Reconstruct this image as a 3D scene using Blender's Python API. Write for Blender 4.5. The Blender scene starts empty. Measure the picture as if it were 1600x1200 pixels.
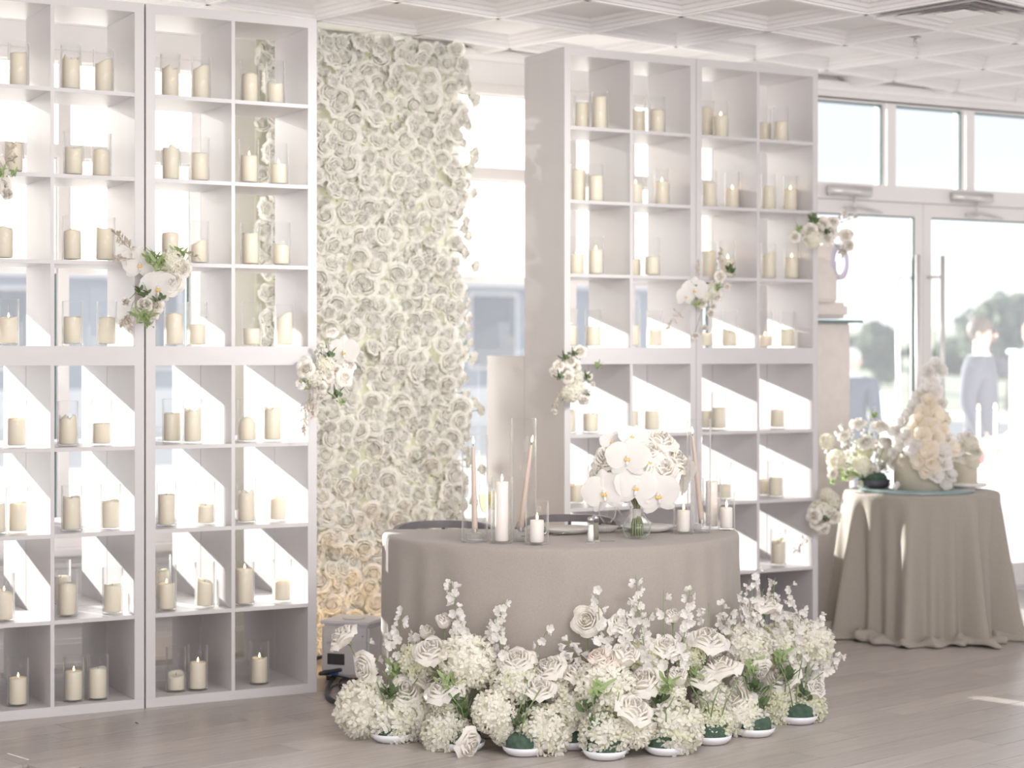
import bpy, bmesh, math, random
from math import sin, cos, pi, radians, sqrt
from mathutils import Vector, Matrix, noise, Quaternion

# ------------------------------------------------------------------ frame, camera, light
TH = radians(28.8)            # the view is turned this far from the normal of the window wall
F = 2930.0                    # focal length in pixels of a 1600 wide picture
EYE = 1.47
CX, HY = 800.0, 556.0         # principal column, horizon row
ST, CT = sin(TH), cos(TH)
SC = bpy.context.scene
COL = SC.collection

cam_d = bpy.data.cameras.new('camera')
cam = bpy.data.objects.new('camera', cam_d)
COL.objects.link(cam)
cam.location = (0, 0, EYE)
cam.rotation_euler = (radians(90), 0, -TH)
cam_d.sensor_width = 36
cam_d.lens = F / 1600 * 36
cam_d.shift_y = -(600 - HY) / 1600
cam_d.clip_end = 600
cam_d.dof.use_dof = True
cam_d.dof.focus_distance = 7.15
cam_d.dof.aperture_fstop = 1.9
SC.camera = cam

SC.view_settings.view_transform = 'Standard'
SC.view_settings.look = 'None'
SC.view_settings.gamma = 1
SC.view_settings.use_curve_mapping = False
SC.view_settings.exposure = 0.08
SC.cycles.use_denoising = True
SC.cycles.max_bounces = 10
SC.cycles.transparent_max_bounces = 40
SC.cycles.transmission_bounces = 8
SC.cycles.diffuse_bounces = 7
SC.cycles.sample_clamp_indirect = 6.0
SC.cycles.caustics_reflective = False
SC.cycles.caustics_refractive = False

world = bpy.data.worlds.new('sky')
SC.world = world
world.use_nodes = True
wt = world.node_tree
wt.nodes.clear()
w_out = wt.nodes.new('ShaderNodeOutputWorld')
w_bg = wt.nodes.new('ShaderNodeBackground')
w_tc = wt.nodes.new('ShaderNodeTexCoord')
w_sep = wt.nodes.new('ShaderNodeSeparateXYZ')
w_ramp = wt.nodes.new('ShaderNodeValToRGB')
wt.links.new(w_tc.outputs['Generated'], w_sep.inputs[0])
wt.links.new(w_sep.outputs['Z'], w_ramp.inputs[0])
wt.links.new(w_ramp.outputs[0], w_bg.inputs[0])
wt.links.new(w_bg.outputs[0], w_out.inputs[0])
w_ramp.color_ramp.elements[0].position = 0.055
w_ramp.color_ramp.elements[0].color = (1.0, 1.0, 1.0, 1)
w_ramp.color_ramp.elements[1].position = 0.10
w_ramp.color_ramp.elements[1].color = (0.57, 0.595, 0.64, 1)
w_bg.inputs[1].default_value = 1.35

sun_d = bpy.data.lights.new('sun', 'SUN')
sun = bpy.data.objects.new('sun', sun_d)
COL.objects.link(sun)
SUN_DIR = Vector((0.30, -1.0, -0.25)).normalized()     # the way the light travels
sun.rotation_euler = SUN_DIR.to_track_quat('-Z', 'Y').to_euler()
sun.location = (-10, 40, 12)
sun_d.energy = 16.0
sun_d.angle = radians(0.8)
sun_d.color = (1.0, 0.95, 0.88)


def area(name, loc, target, sx, sy, power, col):
    d = bpy.data.lights.new(name, 'AREA')
    o = bpy.data.objects.new(name, d)
    COL.objects.link(o)
    o.location = loc
    o.rotation_euler = (Vector(target) - Vector(loc)).to_track_quat('-Z', 'Y').to_euler()
    d.shape = 'RECTANGLE'
    d.size, d.size_y = sx, sy
    d.energy = power
    d.color = col
    return o


area('added_fill_rear', (0.8, -2.4, 1.9), (3.9, 8.4, 1.3), 6.0, 2.2, 185, (1.0, 0.975, 0.97))  # unseen fill behind the camera, added to brighten everything facing it
area('added_fill_overhead', (3.4, 3.4, 3.0), (4.0, 6.3, 0.2), 3.0, 1.2, 90, (1.0, 0.975, 0.97))  # unseen overhead fill, added to brighten the floor flowers

sp_d = bpy.data.lights.new('added_spot_rose_wall', 'SPOT')  # unseen spot, added to brighten the rose wall
sp_o = bpy.data.objects.new('added_spot_rose_wall', sp_d)
COL.objects.link(sp_o)
sp_o.location = (4.2, 3.6, 3.0)
sp_o.rotation_euler = (Vector((3.85, 8.4, 1.55)) - sp_o.location).to_track_quat('-Z', 'Y').to_euler()
sp_d.energy = 480
sp_d.spot_size = radians(44)
sp_d.spot_blend = 1.0
sp_d.shadow_soft_size = 0.25
sp_d.color = (1.0, 0.98, 0.95)

R = random.Random(7)


# ------------------------------------------------------------------ pixel geometry
def W(X, d, z):
    """A point X metres right of the view axis, d metres away, z above the floor."""
    return Vector((X * CT + d * ST, -X * ST + d * CT, z))


def at_d(px, py, d):
    return W((px - CX) / F * d, d, EYE + (HY - py) / F * d)


def d_plane(px, Y):
    t = (px - CX) / F
    return Y / (CT - t * ST)


def at_y(px, py, Y):
    """The point seen at a picture position on the room plane y = Y."""
    return at_d(px, py, d_plane(px, Y))


# ------------------------------------------------------------------ materials
def mat(name, base, rough=0.6, **kw):
    m = bpy.data.materials.new(name)
    m.use_nodes = True
    b = m.node_tree.nodes['Principled BSDF']
    b.inputs['Base Color'].default_value = (*base, 1)
    b.inputs['Roughness'].default_value = rough
    for k, v in kw.items():
        b.inputs[k.replace('_', ' ')].default_value = v
    return m


def noisy(m, c1, c2, scale=8.0, detail=4, stretch=(1, 1, 1), bump=0.0, bscale=None, coord='Object', dist=0.01):
    """Let a principled material vary between two colours, with an optional fine bump."""
    nt = m.node_tree
    b = nt.nodes['Principled BSDF']
    tc = nt.nodes.new('ShaderNodeTexCoord')
    mp = nt.nodes.new('ShaderNodeMapping')
    mp.inputs['Scale'].default_value = stretch
    nz = nt.nodes.new('ShaderNodeTexNoise')
    nz.inputs['Scale'].default_value = scale
    nz.inputs['Detail'].default_value = detail
    rp = nt.nodes.new('ShaderNodeValToRGB')
    rp.color_ramp.elements[0].position = 0.3
    rp.color_ramp.elements[1].position = 0.7
    rp.color_ramp.elements[0].color = (*c1, 1)
    rp.color_ramp.elements[1].color = (*c2, 1)
    nt.links.new(tc.outputs[coord], mp.inputs[0])
    nt.links.new(mp.outputs[0], nz.inputs[0])
    nt.links.new(nz.outputs[0], rp.inputs[0])
    nt.links.new(rp.outputs[0], b.inputs['Base Color'])
    if bump:
        n2 = nt.nodes.new('ShaderNodeTexNoise')
        n2.inputs['Scale'].default_value = bscale or scale
        n2.inputs['Detail'].default_value = 3
        bp = nt.nodes.new('ShaderNodeBump')
        bp.inputs['Strength'].default_value = bump
        bp.inputs['Distance'].default_value = dist
        nt.links.new(mp.outputs[0], n2.inputs[0])
        nt.links.new(n2.outputs[0], bp.inputs['Height'])
        nt.links.new(bp.outputs[0], b.inputs['Normal'])
    return m


def leafy(name, base, trans, mix=0.4, vary=0.08):
    """Thin petal or leaf: diffuse on the lit side, light glowing through from behind."""
    m = bpy.data.materials.new(name)
    m.use_nodes = True
    nt = m.node_tree
    nt.nodes.clear()
    out = nt.nodes.new('ShaderNodeOutputMaterial')
    df = nt.nodes.new('ShaderNodeBsdfDiffuse')
    tr = nt.nodes.new('ShaderNodeBsdfTranslucent')
    mx = nt.nodes.new('ShaderNodeMixShader')
    info = nt.nodes.new('ShaderNodeObjectInfo')
    hs = nt.nodes.new('ShaderNodeHueSaturation')
    mr = nt.nodes.new('ShaderNodeMapRange')
    mr.inputs['To Min'].default_value = 1 - vary
    mr.inputs['To Max'].default_value = 1 + vary * 0.5
    hs.inputs['Color'].default_value = (*base, 1)
    nt.links.new(info.outputs['Random'], mr.inputs['Value'])
    nt.links.new(mr.outputs[0], hs.inputs['Value'])
    nt.links.new(hs.outputs[0], df.inputs[0])
    tr.inputs[0].default_value = (*trans, 1)
    mx.inputs[0].default_value = mix
    nt.links.new(df.outputs[0], mx.inputs[1])
    nt.links.new(tr.outputs[0], mx.inputs[2])
    nt.links.new(mx.outputs[0], out.inputs[0])
    return m


def clear_glass(name, tint=(0.97, 0.98, 0.98), edge=0.75, base=0.035, veil=0.0, power=4.0, rim_highlight=0.0):
    """Thin clear glass: looks straight through, reflects at grazing angles, may carry a pale veil standing in for haze and glare."""
    m = bpy.data.materials.new(name)
    m.use_nodes = True
    nt = m.node_tree
    nt.nodes.clear()
    out = nt.nodes.new('ShaderNodeOutputMaterial')
    t = nt.nodes.new('ShaderNodeBsdfTransparent')
    t.inputs[0].default_value = (*tint, 1)
    g = nt.nodes.new('ShaderNodeBsdfGlossy')
    g.inputs['Roughness'].default_value = 0.02
    lw = nt.nodes.new('ShaderNodeLayerWeight')
    lw.inputs[0].default_value = 0.5
    pw = nt.nodes.new('ShaderNodeMath')
    pw.operation = 'POWER'
    pw.inputs[1].default_value = power
    ma = nt.nodes.new('ShaderNodeMath')
    ma.operation = 'MULTIPLY_ADD'
    ma.inputs[1].default_value = edge
    ma.inputs[2].default_value = base
    mx = nt.nodes.new('ShaderNodeMixShader')
    nt.links.new(lw.outputs['Facing'], pw.inputs[0])
    nt.links.new(pw.outputs[0], ma.inputs[0])
    nt.links.new(ma.outputs[0], mx.inputs[0])
    nt.links.new(t.outputs[0], mx.inputs[1])
    nt.links.new(g.outputs[0], mx.inputs[2])
    last = mx
    if rim_highlight:  # pale diffuse rim stands in for bright highlights along the glass edges
        tw = nt.nodes.new('ShaderNodeBsdfTranslucent')
        tw.inputs[0].default_value = (0.95, 0.97, 0.97, 1)
        df = nt.nodes.new('ShaderNodeBsdfDiffuse')
        df.inputs[0].default_value = (0.95, 0.97, 0.97, 1)
        mw = nt.nodes.new('ShaderNodeMixShader')
        p2 = nt.nodes.new('ShaderNodeMath')
        p2.operation = 'POWER'
        p2.inputs[1].default_value = 5.0
        p3 = nt.nodes.new('ShaderNodeMath')
        p3.operation = 'MULTIPLY'
        p3.inputs[1].default_value = rim_highlight
        m3 = nt.nodes.new('ShaderNodeMixShader')
        nt.links.new(tw.outputs[0], mw.inputs[1])
        nt.links.new(df.outputs[0], mw.inputs[2])
        nt.links.new(lw.outputs['Facing'], p2.inputs[0])
        nt.links.new(p2.outputs[0], p3.inputs[0])
        nt.links.new(p3.outputs[0], m3.inputs[0])
        nt.links.new(mx.outputs[0], m3.inputs[1])
        nt.links.new(mw.outputs[0], m3.inputs[2])
        last = m3
    if veil:  # whitish layer put into the glass in place of veiling haze
        tl = nt.nodes.new('ShaderNodeBsdfTranslucent')
        tl.inputs[0].default_value = (0.9, 0.92, 1.0, 1)
        m2 = nt.nodes.new('ShaderNodeMixShader')
        m2.inputs[0].default_value = veil
        nt.links.new(last.outputs[0], m2.inputs[1])
        nt.links.new(tl.outputs[0], m2.inputs[2])
        last = m2
    nt.links.new(last.outputs[0], out.inputs[0])
    return m


def emitter(name, col, s):
    m = bpy.data.materials.new(name)
    m.use_nodes = True
    nt = m.node_tree
    nt.nodes.clear()
    out = nt.nodes.new('ShaderNodeOutputMaterial')
    e = nt.nodes.new('ShaderNodeEmission')
    e.inputs[0].default_value = (*col, 1)
    e.inputs[1].default_value = s
    nt.links.new(e.outputs[0], out.inputs[0])
    return m


M = {}
M['wall'] = noisy(mat('wall_paint', (0.80, 0.77, 0.75), 0.85), (0.79, 0.77, 0.765), (0.83, 0.81, 0.805), 3)
M['trim'] = mat('trim_paint', (0.86, 0.84, 0.835), 0.5)
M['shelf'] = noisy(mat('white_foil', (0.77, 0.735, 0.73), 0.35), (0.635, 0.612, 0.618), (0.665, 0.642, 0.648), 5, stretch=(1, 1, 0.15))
M['ceiling'] = mat('ceiling_tile_white', (0.82, 0.805, 0.81), 0.7)
M['bar'] = mat('ceiling_bar_white', (0.88, 0.87, 0.87), 0.45)
M['frame'] = mat('window_frame_white', (0.83, 0.80, 0.79), 0.45)
M['gasket'] = mat('window_gasket', (0.18, 0.26, 0.27), 0.6)
M['pane'] = clear_glass('window_pane', (0.95, 0.97, 0.98), 0.6, 0.03, veil=0.03)
M['glass'] = clear_glass('candle_glass', (0.995, 0.997, 0.997), 0.5, 0.012, power=4.0, rim_highlight=0.9)
M['holder'] = clear_glass('ribbed_glass', (0.98, 0.985, 0.985), 0.5, 0.10, power=2.0, rim_highlight=0.6)
M['thick'] = mat('solid_glass', (0.97, 1.0, 0.99), 0.02, Transmission_Weight=1.0, IOR=1.45)
M['wax'] = mat('ivory_wax', (0.83, 0.77, 0.645), 0.5, Subsurface_Weight=0.6, Subsurface_Radius=(0.03, 0.02, 0.012), Subsurface_Scale=0.6)
M['waxwhite'] = mat('white_wax', (0.92, 0.86, 0.82), 0.45, Subsurface_Weight=0.5, Subsurface_Radius=(0.03, 0.02, 0.012), Subsurface_Scale=0.6)
M['waxtaupe'] = mat('taupe_wax', (0.62, 0.50, 0.43), 0.4)
M['wick'] = mat('wick', (0.05, 0.04, 0.035), 0.9)
M['flame'] = emitter('flame', (1.0, 0.62, 0.25), 14.0)
M['linen'] = noisy(mat('taupe_linen', (0.47, 0.41, 0.36), 0.9, Sheen_Weight=0.2), (0.35, 0.313, 0.283), (0.40, 0.36, 0.327), 260, 2, bump=0.25, bscale=420, dist=0.002)
M['linen2'] = noisy(mat('greige_linen', (0.44, 0.39, 0.33), 0.9, Sheen_Weight=0.2), (0.35, 0.315, 0.272), (0.395, 0.355, 0.31), 220, 2, bump=0.3, bscale=360, dist=0.002)
M['whitecloth'] = mat('white_cloth', (0.85, 0.84, 0.84), 0.9)
M['rose'] = leafy('rose_petal', (0.985, 0.96, 0.915), (0.985, 0.94, 0.86), 0.36, .03)
M['blush'] = leafy('blush_petal', (0.95, 0.87, 0.79), (0.95, 0.82, 0.68), 0.25)
M['silk'] = leafy('silk_petal', (0.985, 0.97, 0.935), (0.98, 0.965, 0.91), 0.5, 0.03)
M['hyd'] = leafy('hydrangea_petal', (0.95, 0.935, 0.88), (0.95, 0.925, 0.83), 0.42)
M['hydgreen'] = leafy('green_hydrangea_petal', (0.88, 0.88, 0.73), (0.87, 0.88, 0.66), 0.4)
M['white'] = leafy('white_petal', (0.92, 0.90, 0.88), (0.95, 0.93, 0.90), 0.38)
M['sugar'] = leafy('sugar_petal', (0.95, 0.91, 0.84), (1.0, 0.90, 0.74), 0.35)
M['lip'] = mat('orchid_lip', (0.80, 0.56, 0.20), 0.6)
M['green'] = leafy('leaf_green', (0.155, 0.21, 0.12), (0.26, 0.36, 0.12), 0.3, 0.25)
M['palegreen'] = leafy('pale_green', (0.42, 0.52, 0.28), (0.5, 0.64, 0.26), 0.35, 0.2)
M['stem'] = mat('stem_green', (0.22, 0.29, 0.14), 0.6)
M['twig'] = leafy('dried_twig', (0.70, 0.64, 0.56), (0.7, 0.62, 0.5), 0.3)
M['foam'] = noisy(mat('floral_foam', (0.06, 0.11, 0.08), 0.95), (0.045, 0.085, 0.06), (0.09, 0.14, 0.10), 40, bump=0.5)
M['bowl'] = mat('white_bowl', (0.86, 0.86, 0.90), 0.35)
M['china'] = mat('china', (0.86, 0.83, 0.80), 0.25)
M['steel'] = mat('steel', (0.62, 0.60, 0.58), 0.22, Metallic=1.0)
M['chair'] = mat('grey_chair_frame', (0.16, 0.15, 0.16), 0.35)
M['salt'] = mat('salt', (0.88, 0.85, 0.83), 0.9)
M['pepper'] = mat('pepper', (0.24, 0.23, 0.18), 0.9)
M['ribbon'] = mat('satin_ribbon', (0.86, 0.82, 0.78), 0.35)
M['cake'] = noisy(mat('cake_icing', (0.66, 0.60, 0.50), 0.6), (0.63, 0.57, 0.47), (0.69, 0.63, 0.53), 12, bump=0.15)
M['mirror'] = mat('glass_board', (0.55, 0.72, 0.70), 0.1, Transmission_Weight=0.6)
M['device'] = mat('device_white', (0.78, 0.77, 0.80), 0.4)
M['dark'] = mat('dark_plastic', (0.07, 0.07, 0.08), 0.5)
M['cable'] = mat('black_cable', (0.05, 0.055, 0.065), 0.45)
M['plug'] = mat('blue_plug', (0.06, 0.14, 0.36), 0.45)
M['led'] = emitter('red_led', (1.0, 0.12, 0.05), 6.0)
M['scrim'] = noisy(mat('scrim_fabric', (0.78, 0.72, 0.68), 0.9), (0.76, 0.70, 0.66), (0.81, 0.75, 0.71), 20)
M['lens'] = emitter('lit_lens', (0.86, 0.84, 1.0), 2.5)
M['lensring'] = mat('violet_ring', (0.64, 0.61, 0.72), 0.3)
M['shade'] = None
M['terrace'] = noisy(mat('terrace_concrete', (0.62, 0.60, 0.58), 0.9), (0.58, 0.56, 0.54), (0.66, 0.64, 0.62), 2)
M['facade'] = noisy(mat('grey_facade', (0.34, 0.37, 0.43), 0.9), (0.32, 0.35, 0.41), (0.36, 0.39, 0.45), 1.5)
M['darkpane'] = mat('dark_window_glass', (0.10, 0.12, 0.15), 0.15)
M['land'] = noisy(mat('far_land', (0.36, 0.39, 0.30), 1.0), (0.33, 0.37, 0.27), (0.42, 0.43, 0.34), 0.05)
M['tree'] = leafy('tree_leaf', (0.22, 0.25, 0.22), (0.26, 0.30, 0.22), 0.3, 0.2)  # greyed leaf colour stands in for distance haze
M['bark'] = mat('bark', (0.16, 0.13, 0.11), 0.9)
M['suit'] = mat('navy_suit', (0.07, 0.08, 0.12), 0.85)
M['greysuit'] = mat('grey_suit', (0.10, 0.10, 0.125), 0.85)
M['red'] = mat('coral_dress', (0.72, 0.22, 0.22), 0.8)
M['skin'] = mat('skin', (0.72, 0.48, 0.38), 0.55, Subsurface_Weight=0.1)
M['shirt'] = mat('white_shirt', (0.85, 0.85, 0.86), 0.8)
M['hairdark'] = mat('brown_hair', (0.10, 0.07, 0.05), 0.6)
M['hairgrey'] = mat('grey_hair', (0.55, 0.53, 0.52), 0.6)
M['shoe'] = mat('black_shoe', (0.03, 0.03, 0.03), 0.4)
M['wine'] = clear_glass('pale_wine', (0.94, 0.90, 0.72), 0.4, 0.03)
M['redcup'] = mat('red_cup', (0.75, 0.10, 0.10), 0.4)
M['grille'] = mat('vent_grey', (0.45, 0.43, 0.45), 0.6)
M['rubber'] = mat('door_metal', (0.72, 0.70, 0.69), 0.35, Metallic=0.45)


def make_shade():
    m = bpy.data.materials.new('roller_shade_fabric')
    m.use_nodes = True
    nt = m.node_tree
    nt.nodes.clear()
    out = nt.nodes.new('ShaderNodeOutputMaterial')
    tl = nt.nodes.new('ShaderNodeBsdfTranslucent')
    tl.inputs[0].default_value = (0.80, 0.78, 0.76, 1)
    df = nt.nodes.new('ShaderNodeBsdfDiffuse')
    df.inputs[0].default_value = (0.8, 0.78, 0.76, 1)
    tp = nt.nodes.new('ShaderNodeBsdfTransparent')
    m1 = nt.nodes.new('ShaderNodeMixShader')
    m1.inputs[0].default_value = 0.15
    m2 = nt.nodes.new('ShaderNodeMixShader')
    m2.inputs[0].default_value = 0.20
    nt.links.new(tl.outputs[0], m1.inputs[1])
    nt.links.new(df.outputs[0], m1.inputs[2])
    nt.links.new(m1.outputs[0], m2.inputs[1])
    nt.links.new(tp.outputs[0], m2.inputs[2])
    nt.links.new(m2.outputs[0], out.inputs[0])
    return m


M['shade'] = make_shade()


def wood_floor():
    m = mat('grey_oak', (0.42, 0.36, 0.32), 0.33)
    nt = m.node_tree
    b = nt.nodes['Principled BSDF']
    tc = nt.nodes.new('ShaderNodeTexCoord')
    info = nt.nodes.new('ShaderNodeObjectInfo')
    add = nt.nodes.new('ShaderNodeVectorMath')
    add.operation = 'ADD'
    sc = nt.nodes.new('ShaderNodeVectorMath')
    sc.operation = 'SCALE'
    sc.inputs[3].default_value = 31.0
    cmb = nt.nodes.new('ShaderNodeCombineXYZ')
    mp = nt.nodes.new('ShaderNodeMapping')
    mp.inputs['Scale'].default_value = (0.9, 14, 14)
    nz = nt.nodes.new('ShaderNodeTexNoise')
    nz.inputs['Scale'].default_value = 3.0
    nz.inputs['Detail'].default_value = 6
    nz.inputs['Roughness'].default_value = 0.65
    rp = nt.nodes.new('ShaderNodeValToRGB')
    rp.color_ramp.elements[0].position = 0.28
    rp.color_ramp.elements[0].color = (0.385, 0.345, 0.32, 1)
    rp.color_ramp.elements[1].position = 0.72
    rp.color_ramp.elements[1].color = (0.52, 0.475, 0.445, 1)
    hs = nt.nodes.new('ShaderNodeHueSaturation')
    mr = nt.nodes.new('ShaderNodeMapRange')
    mr.inputs['To Min'].default_value = 0.88
    mr.inputs['To Max'].default_value = 1.08
    bp = nt.nodes.new('ShaderNodeBump')
    bp.inputs['Strength'].default_value = 0.15
    bp.inputs['Distance'].default_value = 0.002
    L = nt.links.new
    L(info.outputs['Random'], cmb.inputs[0])
    L(info.outputs['Random'], cmb.inputs[1])
    L(cmb.outputs[0], sc.inputs[0])
    L(tc.outputs['Object'], mp.inputs[0])
    L(mp.outputs[0], add.inputs[0])
    L(sc.outputs[0], add.inputs[1])
    L(add.outputs[0], nz.inputs[0])
    L(nz.outputs[0], rp.inputs[0])
    L(rp.outputs[0], hs.inputs['Color'])
    L(info.outputs['Random'], mr.inputs['Value'])
    L(mr.outputs[0], hs.inputs['Value'])
    L(hs.outputs[0], b.inputs['Base Color'])
    L(nz.outputs[0], bp.inputs['Height'])
    L(bp.outputs[0], b.inputs['Normal'])
    return m


M['floor'] = wood_floor()


# ------------------------------------------------------------------ mesh helpers
class MB:
    """Collects vertices and faces (with a material slot each) for ONE mesh."""

    def __init__(self):
        self.v, self.f, self.m = [], [], []

    def add(self, vs, fs, slot=0, mx=None):
        o = len(self.v)
        if mx is not None:
            vs = [mx @ Vector(p) for p in vs]
        self.v.extend(tuple(p) for p in vs)
        self.f.extend(tuple(o + i for i in f) for f in fs)
        self.m.extend([slot] * len(fs))
        return self

    def box(self, x0, x1, y0, y1, z0, z1, slot=0, mx=None):
        vs = [(x0, y0, z0), (x1, y0, z0), (x1, y1, z0), (x0, y1, z0), (x0, y0, z1), (x1, y0, z1), (x1, y1, z1), (x0, y1, z1)]
        fs = [(0, 3, 2, 1), (4, 5, 6, 7), (0, 1, 5, 4), (1, 2, 6, 5), (2, 3, 7, 6), (3, 0, 4, 7)]
        return self.add(vs, fs, slot, mx)

    def bbox(self, x0, x1, y0, y1, z0, z1, b=0.004, slot=0, mx=None):
        """A box with chamfered edges."""
        bm = bmesh.new()
        bmesh.ops.create_cube(bm, size=1)
        for v in bm.verts:
            v.co = Vector(((x0 + x1) / 2 + v.co.x * (x1 - x0), (y0 + y1) / 2 + v.co.y * (y1 - y0), (z0 + z1) / 2 + v.co.z * (z1 - z0)))
        bmesh.ops.bevel(bm, geom=bm.edges[:], offset=b, segments=2, affect='EDGES')
        bm.verts.index_update()
        self.add([v.co.copy() for v in bm.verts], [[v.index for v in f.verts] for f in bm.faces], slot, mx)
        bm.free()
        return self

    def lathe(self, prof, n=24, slot=0, mx=None, cap0=False, cap1=False):
        vs, fs = [], []
        for (r, z) in prof:
            for i in range(n):
                a = 2 * pi * i / n
                vs.append((r * cos(a), r * sin(a), z))
        for k in range(len(prof) - 1):
            for i in range(n):
                j = (i + 1) % n
                fs.append((k * n + i, k * n + j, (k + 1) * n + j, (k + 1) * n + i))
        if cap0:
            fs.append(tuple(range(n - 1, -1, -1)))
        if cap1:
            o = (len(prof) - 1) * n
            fs.append(tuple(range(o, o + n)))
        return self.add(vs, fs, slot, mx)

    def tube(self, pts, rad, n=6, slot=0, caps=True):
        pts = [Vector(p) for p in pts]
        if not hasattr(rad, '__len__'):
            rad = [rad] * len(pts)
        vs, fs = [], []
        ref = Vector((0, 0, 1))
        for k, p in enumerate(pts):
            d = (pts[min(k + 1, len(pts) - 1)] - pts[max(k - 1, 0)])
            d = d.normalized() if d.length > 1e-9 else Vector((0, 0, 1))
            if abs(d.dot(ref)) > 0.95:
                ref = Vector((1, 0, 0)) if abs(d.x) < 0.9 else Vector((0, 1, 0))
            a = d.cross(ref).normalized()
            b = d.cross(a).normalized()
            for i in range(n):
                t = 2 * pi * i / n
                vs.append(p + (a * cos(t) + b * sin(t)) * rad[k])
        for k in range(len(pts) - 1):
            for i in range(n):
                j = (i + 1) % n
                fs.append((k * n + i, k * n + j, (k + 1) * n + j, (k + 1) * n + i))
        if caps:
            fs.append(tuple(range(n - 1, -1, -1)))
            o = (len(pts) - 1) * n
            fs.append(tuple(range(o, o + n)))
        return self.add(vs, fs, slot)

    def ball(self, c, r, n=10, m=6, slot=0, sq=(1, 1, 1)):
        prof = [(max(1e-4, sin(pi * k / m)), -cos(pi * k / m)) for k in range(m + 1)]
        mx = Matrix.Translation(Vector(c)) @ Matrix.Diagonal((r * sq[0], r * sq[1], r * sq[2], 1))
        return self.lathe(prof, n, slot, mx)

    def mesh(self, name, mats, smooth=True):
        me = bpy.data.meshes.new(name)
        me.from_pydata(self.v, [], self.f)
        for m in mats if isinstance(mats, (list, tuple)) else [mats]:
            me.materials.append(m)
        me.polygons.foreach_set('material_index', self.m)
        if smooth:
            me.polygons.foreach_set('use_smooth', [True] * len(me.polygons))
        me.update()
        return me

    def build(self, name, mats, parent=None, loc=None, smooth=True):
        return link(name, self.mesh(name, mats, smooth), parent, loc)


def link(name, me, parent=None, loc=None):
    o = bpy.data.objects.new(name, me)
    COL.objects.link(o)
    if parent is not None:
        o.parent = parent
    if loc is not None:
        o.location = loc
    return o


def tag(o, label=None, cat=None, group=None, kind=None):
    if label:
        o['label'] = label
    if cat:
        o['category'] = cat
    if group:
        o['group'] = group
    if kind:
        o['kind'] = kind
    return o


def thing(name, label, cat, loc=(0, 0, 0), rz=0.0, group=None):
    o = bpy.data.objects.new(name, None)
    COL.objects.link(o)
    o.empty_display_size = 0.05
    o.location = loc
    o.rotation_euler = (0, 0, rz)
    return tag(o, label, cat, group)


def setting(name, loc=(0, 0, 0), rz=0.0):
    o = bpy.data.objects.new(name, None)
    COL.objects.link(o)
    o.location = loc
    o.rotation_euler = (0, 0, rz)
    o['kind'] = 'structure'
    return o


def facing(n, roll=0.0):
    """Rotation that turns +Z to n."""
    return Vector(n).normalized().to_track_quat('Z', 'Y') @ Quaternion((0, 0, 1), roll)


# ------------------------------------------------------------------ the setting
WALL_Y = 8.79
CEIL = 3.07
GRID = radians(41.5) - TH             # floor boards and ceiling grid run at this angle to the window wall


def wx(px):
    return at_y(px, HY, WALL_Y).x


def wz(px, py):
    return at_y(px, py, WALL_Y).z


def clip_wall(bm, mx):
    """Cut away what would stick out through the window wall (bm is in local space, mx its matrix)."""
    inv = mx.inverted()
    co = inv @ Vector((0, WALL_Y - 0.002, 0))
    no = inv.to_3x3() @ Vector((0, 1, 0))
    bmesh.ops.bisect_plane(bm, geom=bm.verts[:] + bm.edges[:] + bm.faces[:], plane_co=co, plane_no=no, clear_outer=True)


def bm_mesh(bm, name, mats, smooth=False):
    me = bpy.data.meshes.new(name)
    bm.to_mesh(me)
    bm.free()
    for m in mats:
        me.materials.append(m)
    return me


floor = MB().box(-5, 12, -3, WALL_Y + 0.1, -0.15, -0.012).build('floor', M['floor'], smooth=False)
tag(floor, kind='structure')
ceiling = MB().box(-5, 12, -3, WALL_Y + 0.12, CEIL + 0.10, CEIL + 0.25).build('ceiling', M['ceiling'], smooth=False)
tag(ceiling, kind='structure')

# floor boards 15 cm wide, staggered, each its own piece
PW, PL = 0.152, 1.22
plank_me = MB().bbox(0.0006, PL - 0.0006, 0.0006, PW - 0.0006, -0.012, 0, 0.0012).mesh('plank', M['floor'], smooth=False)
RG = Matrix.Rotation(GRID, 4, 'Z')
RGi = RG.inverted()
n_pl = 0
rows = {}
for j in range(-10, 80):
    off = R.random() * PL
    for i in range(-3, 14):
        mx = RG @ Matrix.Translation((i * PL + off, j * PW - 2.0, 0))
        c = mx @ Vector((PL / 2, PW / 2, 0))
        X, d = c.x * CT - c.y * ST, c.x * ST + c.y * CT
        if d < 6.3 or c.y > WALL_Y + 0.5 or abs(X) > d * 0.273 + 0.75:
            continue
        cs = [mx @ Vector(p) for p in ((0, 0, 0), (PL, 0, 0), (0, PW, 0), (PL, PW, 0))]
        if min(p.y for p in cs) > WALL_Y - 0.01:
            continue
        me = plank_me
        if max(p.y for p in cs) > WALL_Y:
            bm = bmesh.new()
            bm.from_mesh(plank_me)
            clip_wall(bm, mx)
            if not bm.faces:
                bm.free()
                continue
            me = bm_mesh(bm, 'plank', [M['floor']])
        o = link('plank', me, floor)
        o.matrix_local = mx
        n_pl += 1

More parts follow.
